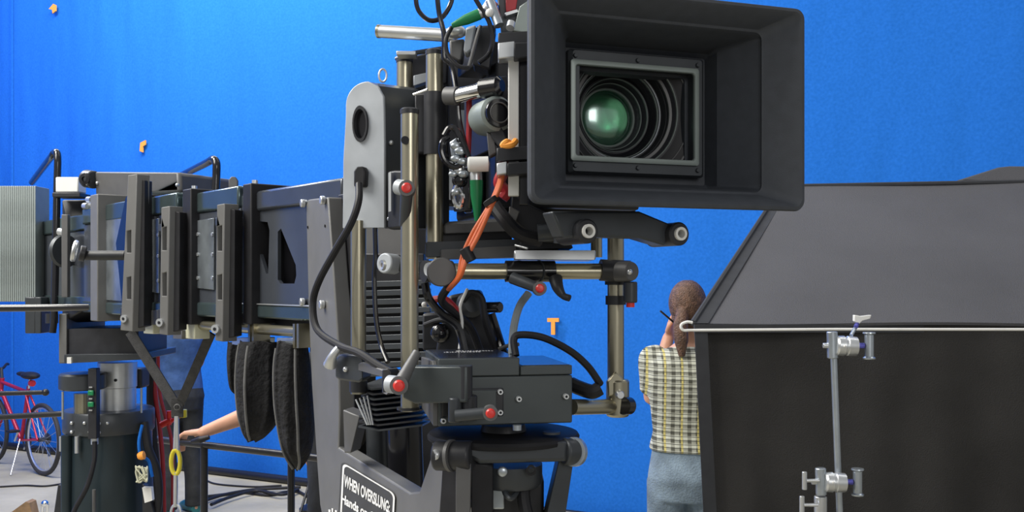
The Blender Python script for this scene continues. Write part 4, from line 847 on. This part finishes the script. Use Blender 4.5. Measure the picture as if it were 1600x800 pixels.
# ---- black bags
def bag(rows, D, label, seams, thick=.055, seed=1):
    # rows: (y, left x, right x) from the gathered top to the pointed bottom
    root = thing('weight_bag', label, 'bag', P((rows[-1][1]+rows[-1][2])/2, rows[-1][0], D), 'black fabric bags hanging under the crane arm')
    cl_ = catmull([Vector((r_[1], 0, r_[0])) for r_ in rows], 5); cr_ = catmull([Vector((r_[2], 0, r_[0])) for r_ in rows], 5); n = len(cl_); rings = []
    def pt(i, th):
        a_, c_ = P(cl_[i].x, cl_[i].z, D), P(cr_[i].x, cr_[i].z, D); m_ = (a_+c_)/2; hw = (c_-a_).length/2; v = i/(n-1)
        f = 1+.09*math.sin(3*th+seed+v*2.2)*(1-abs(math.cos(th)))+.07*math.sin(8*th+seed*2+v*3)*abs(math.sin(th))+.035*math.sin(15*th+v*6+seed)*abs(math.sin(th))
        ty = thick*(.45+.55*math.sin(math.pi*min(1, .12+v*.9)))*min(1, hw/.03)
        cs_, sn = math.cos(th), math.sin(th)
        return Vector((m_.x+hw*math.copysign(abs(cs_)**.8, cs_), D+ty*sn*f, m_.z+.004*math.sin(4*th+seed)))
    for i in range(n): rings.append([pt(i, 2*math.pi*k/56) for k in range(56)])
    MB().rings(rings).build('bag_body', 'bag', root, sharp=70)
    for th in seams:
        MB().tube([pt(i, th)+Vector((0, -.001, 0)) for i in range(1, n-1)], .0032, 8, False).build('seam_piping', 'piping', root)
bag([(536, 356, 384), (560, 355, 384), (590, 357, 384), (606, 360, 384), (615, 368, 383)], 2.27, 'small flat black bag at the left behind two larger hanging bags', [], .035, 2)
bag([(534, 376, 434), (560, 372, 438), (600, 370, 441), (640, 373, 440), (662, 377, 433), (678, 382, 420), (688, 386, 402)], 2.16, 'middle black bag hanging from the bronze tube, rounded bottom', [math.pi*1.08, math.pi*1.42], .055, 1)
bag([(534, 434, 480), (570, 430, 484), (620, 431, 488), (660, 436, 490), (695, 443, 487), (715, 450, 481), (733, 460, 468)], 2.05, 'tall black bag hanging lowest, nearest the yoke plate', [math.pi*1.10, math.pi*1.62], .06, 4)
cable('draw_cord', [P(462, 540, 2.2), P(462, 520, 2.2), P(465, 512, 2.2)], .004, 'strap', 'black draw cord tying the lowest bag to the bronze tube', 'cord')
cable('red_air_hose', [P(240, 492, 3.6), P(240, 560, 3.6), P(243, 620, 3.6), P(249, 665, 3.62), P(254, 720, 3.62), P(256, 790, 3.62), P(256, 840, 3.62)], .0085, 'redcable', 'left red hose hanging down between the pedestal and the sling', 'hose', 'red hoses hanging behind the sling')
cable('red_air_hose', [P(248, 492, 3.55), P(247, 560, 3.55), P(249, 610, 3.55), P(258, 650, 3.55), P(268, 690, 3.55), P(270, 760, 3.55), P(268, 840, 3.55)], .0065, 'redcable', 'right red hose hanging down and bending behind the sling', 'hose', 'red hoses hanging behind the sling')
cable('black_air_hose', [P(244, 496, 3.58), P(236, 600, 3.6), P(238, 680, 3.6), P(246, 760, 3.6), P(250, 850, 3.6)], .016, 'rubber', 'thick black hose hanging beside the red hoses', 'hose')
g = thing('red_valve', 'small red valve fitting joined to the red hoses', 'valve', P(262, 670, 3.5))
MB().cyl(P(252, 664, 3.5), P(268, 656, 3.5), .012).build('valve_body', 'red', g); MB().cyl(P(264, 642, 3.5), P(264, 664, 3.5), .009).build('valve_stem', 'red', g)
MB().cyl(P(286, 652, 3.5), P(286, 640, 3.5), .014).build('yellow_handle', 'yellow', g); MB().cyl(P(264, 660, 3.5), P(286, 648, 3.5), .006).build('valve_link', 'red', g)

# ============================================================ RAILINGS
rl = thing('handrail', 'black tubular handrail with two posts in front of the blue screen', 'railing', P(390, 800, 4.3)-Z*P(390, 800, 4.3).z)
r0, r1 = P(222, 684, 4.6), P(500, 716, 4.1)
MB().cyl(r0, r1, .016, seg=18).build('top_rail', 'screenpole', rl)
def railpt(px):
    k = (px-800)/F; d = r1-r0; t = (k*r0.y-r0.x)/(d.x-k*d.y); return r0+d*t
for px, w_ in ((319, .017), (455, .016)):
    q = railpt(px); MB().cyl(Vector((q.x, q.y, 0)), q, w_, seg=16).build('post', 'screenpole', rl)
    MB().cyl(Vector((q.x, q.y, 0)), Vector((q.x, q.y, .012)), .05, seg=20).build('foot_plate', 'screenpole', rl)
q0_, q1_ = railpt(319), railpt(455)
MB().cyl(Vector((q0_.x, q0_.y, .45)), Vector((q1_.x, q1_.y, .45)), .014, seg=16).build('lower_rail', 'screenpole', rl)
rl2 = thing('handrail', 'black railing bars in front of the red bicycle behind the pedestal', 'railing', P(90, 800, 5.2)-Z*P(90, 800, 5.2).z)
MB().cyl(P(-80, 656, 5.2), P(104, 646, 5.2), .016, seg=16).build('lower_rail', 'screenpole', rl2)
MB().cyl(P(-80, 617, 5.2), P(70, 613, 5.2), .013, seg=16).build('upper_rail', 'screenpole', rl2)
for px in (-70, 110):
    q = P(px, 646, 5.2); MB().cyl(Vector((q.x, q.y, 0)), Vector((q.x, q.y, q.z+.15 if px < 0 else q.z)), .016, seg=16).build('post', 'screenpole', rl2)
MB().sph(P(71, 613, 5.2), .02, seg=14).build('rail_knob', 'screenpole', rl2)
# light stand beyond bags
st = thing('light_stand', 'slim black stand on the floor left of the yoke plate', 'stand', Vector((P(488, 790, 7.4).x, 7.4, 0)))
SB = st.location.copy()
MB().cyl(SB+Z*.05, SB+Z*1.75, .03, .016, seg=16).build('column', 'screenpole', st); MB().lathe([(.0001, 0), (.10, 0), (.10, .03), (.05, .06), (.0001, .06)], SB, Z, 24).build('foot', 'screenpole', st)
for a in (0, 2.1, 4.2): MB().tube([SB+Z*.30, SB+Vector((.14*math.cos(a), .14*math.sin(a), .012))], .010, 8, False).build('leg', 'screenpole', st)
# floor cables
for k, (pts, l_) in enumerate(((((310, 780), (345, 776), (380, 772), (420, 776), (460, 770), (480, 778)), 'upper black cable of the loose bundle on the floor behind the handrail'),
                              (((312, 790), (350, 778), (395, 770), (430, 768), (470, 766)), 'lower black cable of the loose bundle crossing the floor behind the handrail'),
                              (((330, 796), (360, 784), (400, 774), (440, 780), (466, 772)), 'black cable nearest the camera in the loose floor bundle'))):
    cable('floor_cable', [Vector(((x-800)/F*(F*H/(y-HY)), F*H/(y-HY), .014+.012*k)) for x, y in pts], .013, 'rubber', l_, 'cable', 'black cables on the concrete floor')
cable('floor_cable', [Vector(((x-800)/F*(F*H/(y-HY)), F*H/(y-HY), .008)) for x, y in ((322, 752), (335, 757), (360, 760), (400, 762), (440, 760))], .008, 'rubber', 'thin cable on the floor close to the blue screen', 'cable', 'black cables on the concrete floor')
cable('floor_cable', [Vector(((x-800)/F*(F*H/(y-HY)), F*H/(y-HY), .008)) for x, y in ((0, 762), (40, 760), (70, 761), (100, 757))], .008, 'rubber', 'thin cable on the floor below the bicycle wheel', 'cable', 'black cables on the concrete floor')
for (x, y, l_) in ((311, 774, 'tiny orange ball on the floor beside the handrail post'), (258, 760, 'tiny orange ball on the floor left of the yellow carabiner')):
    D = F*H/(y-HY); tag(MB().sph(Vector(((x-800)/F*D, D, .022)), .022, seg=16).build('orange_ball', 'tape'), l_, 'ball', 'orange balls on the floor')
D = F*H/(815-HY)
tag(MB().prism([P(18, 800, D), P(40, 784, D), P(46, 786, D), P(52, 812, D), P(20, 812, D)], (0, .10, 0)).build('wooden_wedge', 'wood'), 'brown wooden wedge on the floor at the bottom left corner', 'wedge')
g = thing('chrome_clamp', 'small chrome clamp on the floor beside the wooden wedge', 'clamp', Vector((P(70, 810, 7.0).x, 7.0, 0)))
for dx in (-.02, .015): MB().cyl(g.location+Vector((dx, 0, 0)), g.location+Vector((dx+.005, 0, .15)), .012).build('clamp_arm', 'chrome', g)
MB().sph(g.location+Vector((0, 0, .155)), .026).build('clamp_head', 'chrome', g)

# ============================================================ BICYCLE
bk0 = Vector((P(67, 742, 8.8).x, 8.8, 0)); bd = Vector((-.78, .63, 0)).normalized(); bn = Vector((bd.y, -bd.x, 0))
bi = thing('bicycle', 'red bicycle leaning by the blue screen at the far left', 'bicycle', bk0+bd*.52)
def bp_(a, z, o=0): return bk0+bd*a+Z*z+bn*o
R = .33
for a in (0, 1.05):
    wh = MB(); wh.tube([bp_(a+R*.95*math.cos(t), R+R*.95*math.sin(t)) for t in [2*math.pi*k/40 for k in range(40)]], .020, 10, False, closed=True)
    wo = wh.build('wheel', 'tyre', bi)
    MB().tube([bp_(a+R*.87*math.cos(t), R+R*.87*math.sin(t)) for t in [2*math.pi*k/40 for k in range(40)]], .010, 8, False, closed=True).build('rim', 'silver', wo)
    sp = MB()
    for k in range(18):
        t = 2*math.pi*k/18; sp.cyl(bp_(a, R, .02*(-1)**k), bp_(a+R*.86*math.cos(t), R+R*.86*math.sin(t)), .0018, seg=5)
    sp.build('spokes', 'silver', wo); MB().cyl(bp_(a, R, -.04), bp_(a, R, .04), .02, seg=14).build('hub', 'charcoal', wo)
ft = MB()
for q0_, q1_, r_ in (((0, .33, .05), (.30, .72, .02), .009), ((0, .33, -.05), (.30, .72, -.02), .009), ((0, .33, .05), (.43, .28, .03), .010), ((0, .33, -.05), (.43, .28, -.03), .010), ((.43, .28, 0), (.28, .80, 0), .017), ((.43, .28, 0), (.86, .72, 0), .020), ((.30, .74, 0), (.84, .80, 0), .017), ((.84, .84, 0), (.88, .66, 0), .022)): ft.cyl(bp_(q0_[0], q0_[1], q0_[2]), bp_(q1_[0], q1_[1], q1_[2]), r_, seg=12)
ft.build('frame', 'bikered', bi)
fk = MB()
for s_ in (.06, -.06): fk.tube([bp_(.88, .68, s_*.6), bp_(.92, .52, s_), bp_(1.05, .33, s_)], .011, 8)
fk.build('fork', 'bikered', bi)
MB().cyl(bp_(.28, .78), bp_(.25, .88), .014, seg=12).build('seat_post', 'silver', bi)
MB().sph(bp_(.25, .90), .12, (1.1, .6, .30), (bd, bn, Z), 18).build('saddle', 'rubber', bi)
MB().sph(bp_(.42, .905), .05, (1.8, .7, .45), (bd, bn, Z), 14).build('saddle_nose', 'rubber', bi)
MB().tube([bp_(1.08, .95, .16), bp_(.98, .96, .10), bp_(.86, .93, 0), bp_(.92, .96, -.10), bp_(.98, .95, -.22)], .013, 10).build('handlebar', 'rubber', bi)
MB().cyl(bp_(.84, .82), bp_(.86, .94), .015, seg=12).build('stem', 'charcoal', bi)
MB().lathe([(.07, -.004), (.09, -.004), (.09, .004), (.07, .004)], bp_(.43, .28, .05), bn, 28, True).build('chain_ring', 'charcoal', bi)
for s_ in (1, -1):
    ck = MB().tube([bp_(.43, .28, .06*s_), bp_(.43+.12*s_, .28-.11*s_, .08*s_)], .010, 8, False).build('crank', 'silver', bi); MB().box(bp_(.43+.12*s_, .28-.11*s_, .13*s_), (.09, .09, .02), (bd, bn, Z)).build('pedal', 'rubber', ck, bevel=.003)
MB().lathe([(.02, -.012), (.055, -.010), (.04, .010), (.02, .012)], bp_(0, .33, .05), bn, 24, True).build('cassette', 'charcoal', bi)
MB().tube([bp_(0, .24, .05), bp_(-.02, .17, .05)], .014, 8, False).build('derailleur', 'charcoal', bi)
MB().cyl(bp_(.23, .83, .0), bp_(.20, .83, 0), .03, seg=14).build('rear_reflector', 'red', bi)
MB().tube([bp_(.35, .30, -.05), bp_(.20, .01, -.20)], .005, 8, False).build('kickstand', 'silver', bi)

# ============================================================ PEOPLE
def ellring(c, rx, ry, R_, n=28, p=2.3):
    out = []
    for k in range(n):
        t = 2*math.pi*k/n; cx, sx = math.cos(t), math.sin(t)
        out.append(c+R_@Vector((rx*math.copysign(abs(cx)**(2/p), cx), ry*math.copysign(abs(sx)**(2/p), sx), 0)))
    return out
def limb(mb, pts, rads):
    pts = [Vector(p) for p in pts]
    mb.tube(pts, rads, 16, True, 6); mb.sph(pts[0], rads[0]*.98, seg=14); mb.sph(pts[-1], rads[-1]*.98, seg=14)
def person(foot, yaw, label, arms, top, legs, hair='short', shirt_hem=.93, sleeve=.9, shoe='rubber', turn=0, lean=0, curl=None):
    base_ = Vector(foot); R_ = Matrix.Rotation(yaw, 3, 'Z')          # local: x right, y forward, z up
    def w(p):
        p = Vector(p); p = Vector((p.x, p.y+lean*max(0, p.z-.95), p.z)); return base_+R_@p
    root = thing('person', label, 'person', base_)
    T = [(.80, .150, .105, 0), (.90, .168, .118, -.01), (1.0, .152, .108, 0), (1.10, .140, .10, .005), (1.22, .152, .108, 0), (1.33, .172, .115, -.005), (1.41, .168, .100, -.01), (1.46, .110, .072, -.01), (1.50, .058, .056, 0), (1.58, .052, .054, .01)]
    b_ = MB(); b_.rings([ellring(w((0, dy, z)), rx, ry, R_) for z, rx, ry, dy in T])
    legpts = {}
    for s_ in (-1, 1):
        hp, kn, an_ = (s_*.088, 0, .88), (s_*.100, .02, .48), (s_*.105, -.02, .09)
        legpts[s_] = (hp, kn, an_); limb(b_, [w(hp), w((s_*.097, .015, .68)), w(kn), w((s_*.103, -.02, .32)), w(an_)], [.088, .074, .055, .052, .036])
        limb(b_, [w((s_*.105, -.03, .05)), w((s_*.115, .06, .04)), w((s_*.12, .15, .03))], [.035, .038, .028])
    Rh = R_@Matrix.Rotation(turn, 3, 'Z'); hc = w((0, .015, 1.655))
    b_.sph(hc+Rh@Vector((0, -.008, .012)), .1, (.76, .94, 1.06), list(Rh.transposed()), 24)
    b_.sph(hc+Rh@Vector((0, .03, -.055)), .062, (.86, .95, .95), list(Rh.transposed()), 18)
    b_.sph(hc+Rh@Vector((0, .094, -.015)), .012, (.8, 1.1, 1.6), list(Rh.transposed()), 12)
    b_.sph(hc+Rh@Vector((0, .082, -.06)), .016, (1.5, .6, .5), list(Rh.transposed()), 12)
    for s_ in (-1, 1): b_.sph(hc+Rh@Vector((s_*.078, -.005, -.005)), .024, (.35, .8, 1.2), list(Rh.transposed()), 12)
    for s_ in (-1, 1):
        sh, el, wr, fd = [Vector(q) for q in arms[s_]]
        limb(b_, [w(sh), w(sh.lerp(el, .5)), w(el), w(el.lerp(wr, .4)), w(wr)], [.054, .047, .038, .040, .027])
        # hand: palm, four fingers, thumb
        f = fd.normalized(); side_ = f.cross(Vector((0, 0, 1)))
        side_ = side_.normalized() if side_.length > .1 else Vector((1, 0, 0)); dnv = f.cross(side_).normalized()
        if dnv.z > 0: dnv = -dnv
        for q in (-.024, -.008, .008, .024): b_.tube([w(wr), w(wr+f*.05+side_*q*.9), w(wr+f*.09+side_*q)], [.020, .014, .011], 10, True, 3)
        cv = .03 if curl is None else curl
        for i, (q, l_) in enumerate(((-.027, .062), (-.009, .075), (.009, .080), (.027, .070))):
            p0 = wr+f*.088+side_*q; p1 = p0+f*l_*.45+dnv*cv*.35; p2 = p1+f*l_*.22+dnv*cv*.9; p3 = p2+f*.002+dnv*l_*.25
            b_.tube([w(p0), w(p1), w(p2), w(p3)], [.0095, .009, .0085, .0072], 10, True, 4); b_.sph(w(p3), .0074, seg=10)
        p0 = wr+f*.03+side_*(.026 if s_ < 0 else -.026); b_.tube([w(p0), w(p0+f*.03+side_*(.022 if s_ < 0 else -.022)+dnv*.012), w(p0+f*.062+side_*(.022 if s_ < 0 else -.022)+dnv*.022)], [.013, .011, .009], 10, True, 4)
    body = b_.build('body', 'skin', root, remesh=.0055, smooth=3)
    # face details as own parts
    for s_ in (-1, 1): MB().sph(hc+Rh@Vector((s_*.030, .083, .008)), .011, (1.2, .8, .8), seg=12).build('eye', 'blackgloss', root)
    # shirt
    s = MB(); tt = [(shirt_hem-.0, .178 if shirt_hem > .85 else .176, .130, -.005)]+[(z, rx+.020, ry+.018, dy) for z, rx, ry, dy in T if shirt_hem+.03 < z < 1.47]
    s.rings([ellring(w((0, dy, z)), rx, ry, R_) for z, rx, ry, dy in tt]+[ellring(w((0, -.005, 1.485)), .070, .068, R_)])
    for s_ in (-1, 1):
        sh, el, wr, fd = [Vector(q) for q in arms[s_]]; pe_ = sh.lerp(el, sleeve) if sleeve <= 1 else el.lerp(wr, sleeve-1)
        s.tube([w(sh*1.0-Vector((s_*.03, 0, 0))), w(sh), w(sh.lerp(el, .45)), w(pe_)], [.062, .066, .062, .060], 16, True, 5); s.sph(w(sh), .066, seg=16)
    s.build('shirt', top, root, remesh=.009, smooth=5)
    t = MB(); t.rings([ellring(w((0, dy, z)), rx+.014, ry+.014, R_) for z, rx, ry, dy in T[:3]+[(1.05, .146, .105, 0)]])
    for s_ in (-1, 1):
        hp, kn, an_ = legpts[s_]; t.tube([w(hp), w((s_*.097, .015, .68)), w(kn), w((s_*.103, -.02, .30)), w((an_[0], an_[1], .06))], [.100, .090, .074, .068, .066], 18, True, 5)
    t.build('trousers', legs, root, remesh=.009, smooth=5)
    for s_ in (-1, 1):
        MB().tube([w((s_*.105, -.06, .045)), w((s_*.112, .03, .050)), w((s_*.12, .12, .040)), w((s_*.122, .18, .032))], [.040, .045, .042, .028], 14).build('shoe', shoe, root)
    h_ = MB(); h_.sph(hc+Rh@Vector((0, -.022, .022)), .1, (.84, .96, 1.06), list(Rh.transposed()), 26)
    h_.sph(hc+Rh@Vector((0, -.045, -.04)), .07, (.95, .75, .9), list(Rh.transposed()), 18)
    if hair == 'pony':
        h_.tube([hc+Rh@Vector((0, -.10, -.01)), hc+Rh@Vector((.0, -.135, -.08)), hc+Rh@Vector((.005, -.140, -.14)), hc+Rh@Vector((.008, -.140, -.21))], [.026, .034, .032, .014], 14)
    h_.build('hair', 'hair', root, remesh=.006, smooth=3)
    return root, w
# plaid person at right (back to camera)
pd_foot = Vector((P(1076, 441, 4.3).x, 4.3, 0))
pr_, wf = person(pd_foot, math.radians(-14), 'person seen from behind in plaid shirt and jeans with brown ponytail, by the black tent', {
    -1: ((-.160, 0, 1.42), (-.165, .06, 1.235), (-.100, .12, 1.515), (.25, -.1, .9)), 1: ((.165, 0, 1.42), (.21, .05, 1.16), (.12, .24, 1.28), (-.7, .4, .5))}, 'plaid', 'jeans', 'pony', 1.02, .80, 'rubber', math.radians(-12))
tag(MB().cyl(P(1032, 486, 4.2), P(1060, 510, 4.25), .0045, seg=10).build('thin_stick', 'blackgloss'), 'thin black stick held in the raised hand of the plaid-shirted person', 'stick')
# navy shirt person behind the sling
person((P(281, 441, 7.3).x, 7.3, 0), math.radians(48), 'person in navy shirt and charcoal trousers standing behind the black sling', {
    -1: ((-.165, 0, 1.42), (-.19, .06, 1.14), (-.08, .26, 1.12), (1, .2, 0)), 1: ((.165, 0, 1.42), (.19, .06, 1.14), (.08, .26, 1.10), (-1, .2, 0))}, 'navy', 'dark', 'short', .88, .8, 'teal')
# leaning person: bare forearm resting on handrail; body hidden behind the yoke plate
fx = P(520, 441, 4.75)
hand = P(318, 675, 4.46); lw = lambda v: Vector((v.x-fx.x, v.y-fx.y, v.z))
yaw3 = math.radians(90)
Rinv = Matrix.Rotation(-yaw3, 3, 'Z')
hl = Rinv@lw(hand); el = Rinv@lw(P(408, 640, 4.62)); fd = Rinv@(P(284, 676, 4.50)-hand)
person((fx.x, fx.y, 0), yaw3, 'person mostly hidden behind the yoke, bare forearm and hand resting on the handrail', {
    -1: ((-.165, 0, 1.42), tuple(el), tuple(hl), tuple(fd)), 1: ((.165, 0, 1.42), (.21, .0, 1.14), (.18, .12, .95), (0, .5, -1))}, 'dark', 'dark', 'short', .93, .45, 'rubber', 0, 0, .055)
tag(MB().tube([P(300, 690, 4.38), P(313, 687, 4.36), P(327, 683, 4.36)], [.009, .015, .010], 12).build('glove', 'rubber'), 'folded black glove under the hand on the handrail', 'glove')

# ============================================================ RIGHT: black cloth tent, rod, grip gear
D = 2.42
tn_ = thing('cloth_tent', 'big black cloth box with sloping grey roof panel filling the lower right', 'tent', Vector((P(1400, 800, D).x, D, 0)))
wl0 = P(1085, 506, D); wr0 = P(1800, 506, D-.05)
# sloped roof: lower edge at D, upper edge further back
D2 = 3.15
rf = [P(1083, 505, D), P(1222, 292, D2), P(1490, 286, D2-.02), P(1800, 281, D2-.05), P(1800, 505, D-.05)]
n_ = (rf[1]-rf[0]).cross(rf[4]-rf[0]).normalized()
if n_.y < 0: n_ = -n_
nseg = 18; mb = MB(); rings = []
for i in range(nseg+1):
    t = i/nseg; a_ = rf[0].lerp(rf[4], t); b__ = rf[1].lerp(rf[3], t); row = []
    for j in range(nseg+1):
        s_ = j/nseg; sag = -.012*math.sin(math.pi*t)*math.sin(math.pi*s_)+.003*math.sin(t*9+s_*4)
        row.append(a_.lerp(b__, s_)-n_*sag*-1)
    rings.append(row+[p+n_*.008 for p in reversed(row)])
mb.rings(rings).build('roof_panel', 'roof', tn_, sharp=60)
MB().tube([rf[0], rf[1], rf[3]], .009, 8, False).build('roof_binding', 'edge', tn_)
mb = MB(); e0, e1 = P(1083, 505, D-.006), P(1222, 292, D2-.006)
mb.prism([e0, e1, e1+Vector((.030, 0, 0)), e0+Vector((.038, 0, 0))], (0, .004, 0)); mb.build('side_binding', 'edge', tn_)
MB().prism([P(1480, 287, D2+.1), P(1500, 280, D2+.1), P(1560, 261, D2+.15), P(1580, 259, D2+.15), P(1800, 261, D2+.15), P(1800, 300, D2+.1)], (0, .35, -.1)).build('roof_ridge', 'roof', tn_, bevel=.006)
# front curtain with gentle waves
top = [P(1085+x*7.2, 506, D-.0005*x) for x in range(101)]
mb = MB(); rings = []
for i, p in enumerate(top):
    row = []
    for j in range(13):
        z = p.z*(1-j/12); xx = p.x+(1-z/p.z)*.165*max(0, 1-i/20); am = .010*(j/12)+.0015
        row.append(Vector((xx, p.y+.01+am*math.sin(i*.42+.6*math.sin(j*.5)), z)))
    rings.append(row+[q+Vector((0, .006, 0)) for q in reversed(row)])
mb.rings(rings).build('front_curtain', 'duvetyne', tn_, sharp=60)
mb = MB(); mb.prism([P(1085, 508, D-.012), P(1105, 508, D-.012), P(1150, 1400, D-.03), P(1128, 1400, D-.03)], (0, .004, 0)); mb.build('curtain_edge', 'edge', tn_)
MB().box((P(1440, 513, D).x, D-.010, P(1440, 513, D).z), (1.15, .008, .020)).build('curtain_header', 'edge', tn_)
# closed sides of the box
MB().prism([rf[0]+Vector((.012, .03, -.01)), rf[1]+Vector((.01, .01, -.02)), Vector((rf[1].x+.01, rf[1].y, 0)), Vector((rf[0].x+.16, rf[0].y+.03, 0))], (.006, 0, 0)).build('side_curtain', 'duvetyne', tn_)
# white rod
rod = thing('white_rod', 'long thin white rod hooked at its left end, lying along the tent edge', 'rod', P(1300, 515, 2.34))
MB().tube([P(1800, 515, 2.32), P(1300, 514.5, 2.33), P(1075, 516, 2.34)], .0034, 10, False).build('rod', 'white', rod)
MB().tube([P(1082, 504, 2.34), P(1074, 503, 2.34), P(1066, 506, 2.34), P(1064, 511, 2.34), P(1068, 516, 2.34), P(1077, 516, 2.34)], .0036, 10).build('hook', 'white', rod)
# grip heads
cs = thing('grip_stand', 'silver grip arm with T handled clamp heads in front of the black curtain', 'grip stand', Vector((P(1285, 790, 2.2).x, 2.2, 0)))
DG = 2.16
MB().cyl(P(1302, 540, DG), P(1313, 830, DG), .0075, seg=16).build('grip_arm', 'zinc', cs)
def griphead(cx, cy, name='grip_head', rot=0):
    h = MB().lathe([(.0001, -.002), (.019, -.002), (.022, .002), (.0225, .016), (.020, .018), (.020, .022), (.0225, .024), (.021, .044), (.0001, .046)], P(cx-13, cy, DG-.025), Vector((1, 0, -.04)), 32).build(name, 'silver', cs, sharp=30)
    b_ = MB().cyl(P(cx-20, cy-22, DG-.02), P(cx-19, cy+20, DG-.02), .012, seg=20).build('socket_barrel', 'zinc', h, bevel=.002)
    MB().cyl(P(cx-34, cy, DG-.02), P(cx-24, cy, DG-.02), .006, seg=14).build('screw_end', 'silver', h, bevel=.001)
    MB().cyl(P(cx+17, cy, DG-.025), P(cx+30, cy, DG-.025), .0062, seg=14).build('threaded_stem', 'spiral', h)
    MB().lathe([(.0001, 0), (.0135, 0), (.014, .003), (.010, .006), (.010, .054), (.014, .057), (.0135, .06), (.0001, .06)], P(cx+38, cy-21, DG-.025), Vector((.0, 0, -1)), 24).build('t_handle', 'zinc', h)
    MB().sph(P(cx, cy+1, DG-.047), .0028).build('set_screw', 'white', h)
    return h
m_ = mat('violet_blue_tape', (.10, .10, .45), .4, .3, .6, 60); M['spiral'] = m_
griphead(1320, 540)
h = griphead(1302, 753)
def tknob(x, y, sx): # small T screws at left of lower heads
    MB().cyl(P(x, y, DG-.03), P(x+sx, y, DG-.03), .004, seg=12).build('t_screw_shaft', 'silver', cs)
    MB().cyl(P(x-3, y-14, DG-.03), P(x-3, y+14, DG-.03), .0055, seg=14).build('t_screw_handle', 'silver', cs, bevel=.001)
tknob(1260, 751, 20); tknob(1256, 789, 22)
MB().cyl(P(1282, 775, DG-.01), P(1282, 830, DG-.01), .014, seg=20).build('stand_head', 'silver', cs, bevel=.002)
MB().cyl(P(1282, 800, DG+.0), Vector((P(1282, 800, DG).x, DG, .25)), .012, seg=18).build('riser', 'zinc', cs)
MB().cyl(Vector((P(1282, 800, DG).x, DG, .02)), Vector((P(1282, 800, DG).x, DG, .6)), .017, seg=18).build('column', 'zinc', cs)
for a in (.4, 2.5, 4.6):
    c_ = Vector((P(1282, 800, DG).x, DG, 0)); dv = Vector((math.cos(a), math.sin(a)*.12 if math.sin(a) > 0 else math.sin(a), 0)); MB().tube([c_+Z*.35, c_+dv*.12+Z*.33, c_+dv*.45+Z*.02], .011, 12).build('leg', 'zinc', cs)
sc_ = thing('plastic_clip', 'small white spring clip on a blue-ringed stem above the upper grip head', 'clip', P(1337, 520, 2.16))
MB().cyl(P(1330, 524, 2.15), P(1340, 506, 2.18), .0042, seg=12).build('stem', 'zinc', sc_); MB().cyl(P(1337, 511, 2.165), P(1340, 505, 2.175), .0048, seg=12).build('blue_ring', 'spiral', sc_)
MB().prism([P(1335, 492, 2.17), P(1345, 494, 2.17), P(1362, 492, 2.17), P(1360, 498, 2.17), P(1348, 501, 2.17), P(1342, 507, 2.17), P(1335, 502, 2.17)], (0, .012, 0)).build('clip_jaw', 'white', sc_, bevel=.0015)
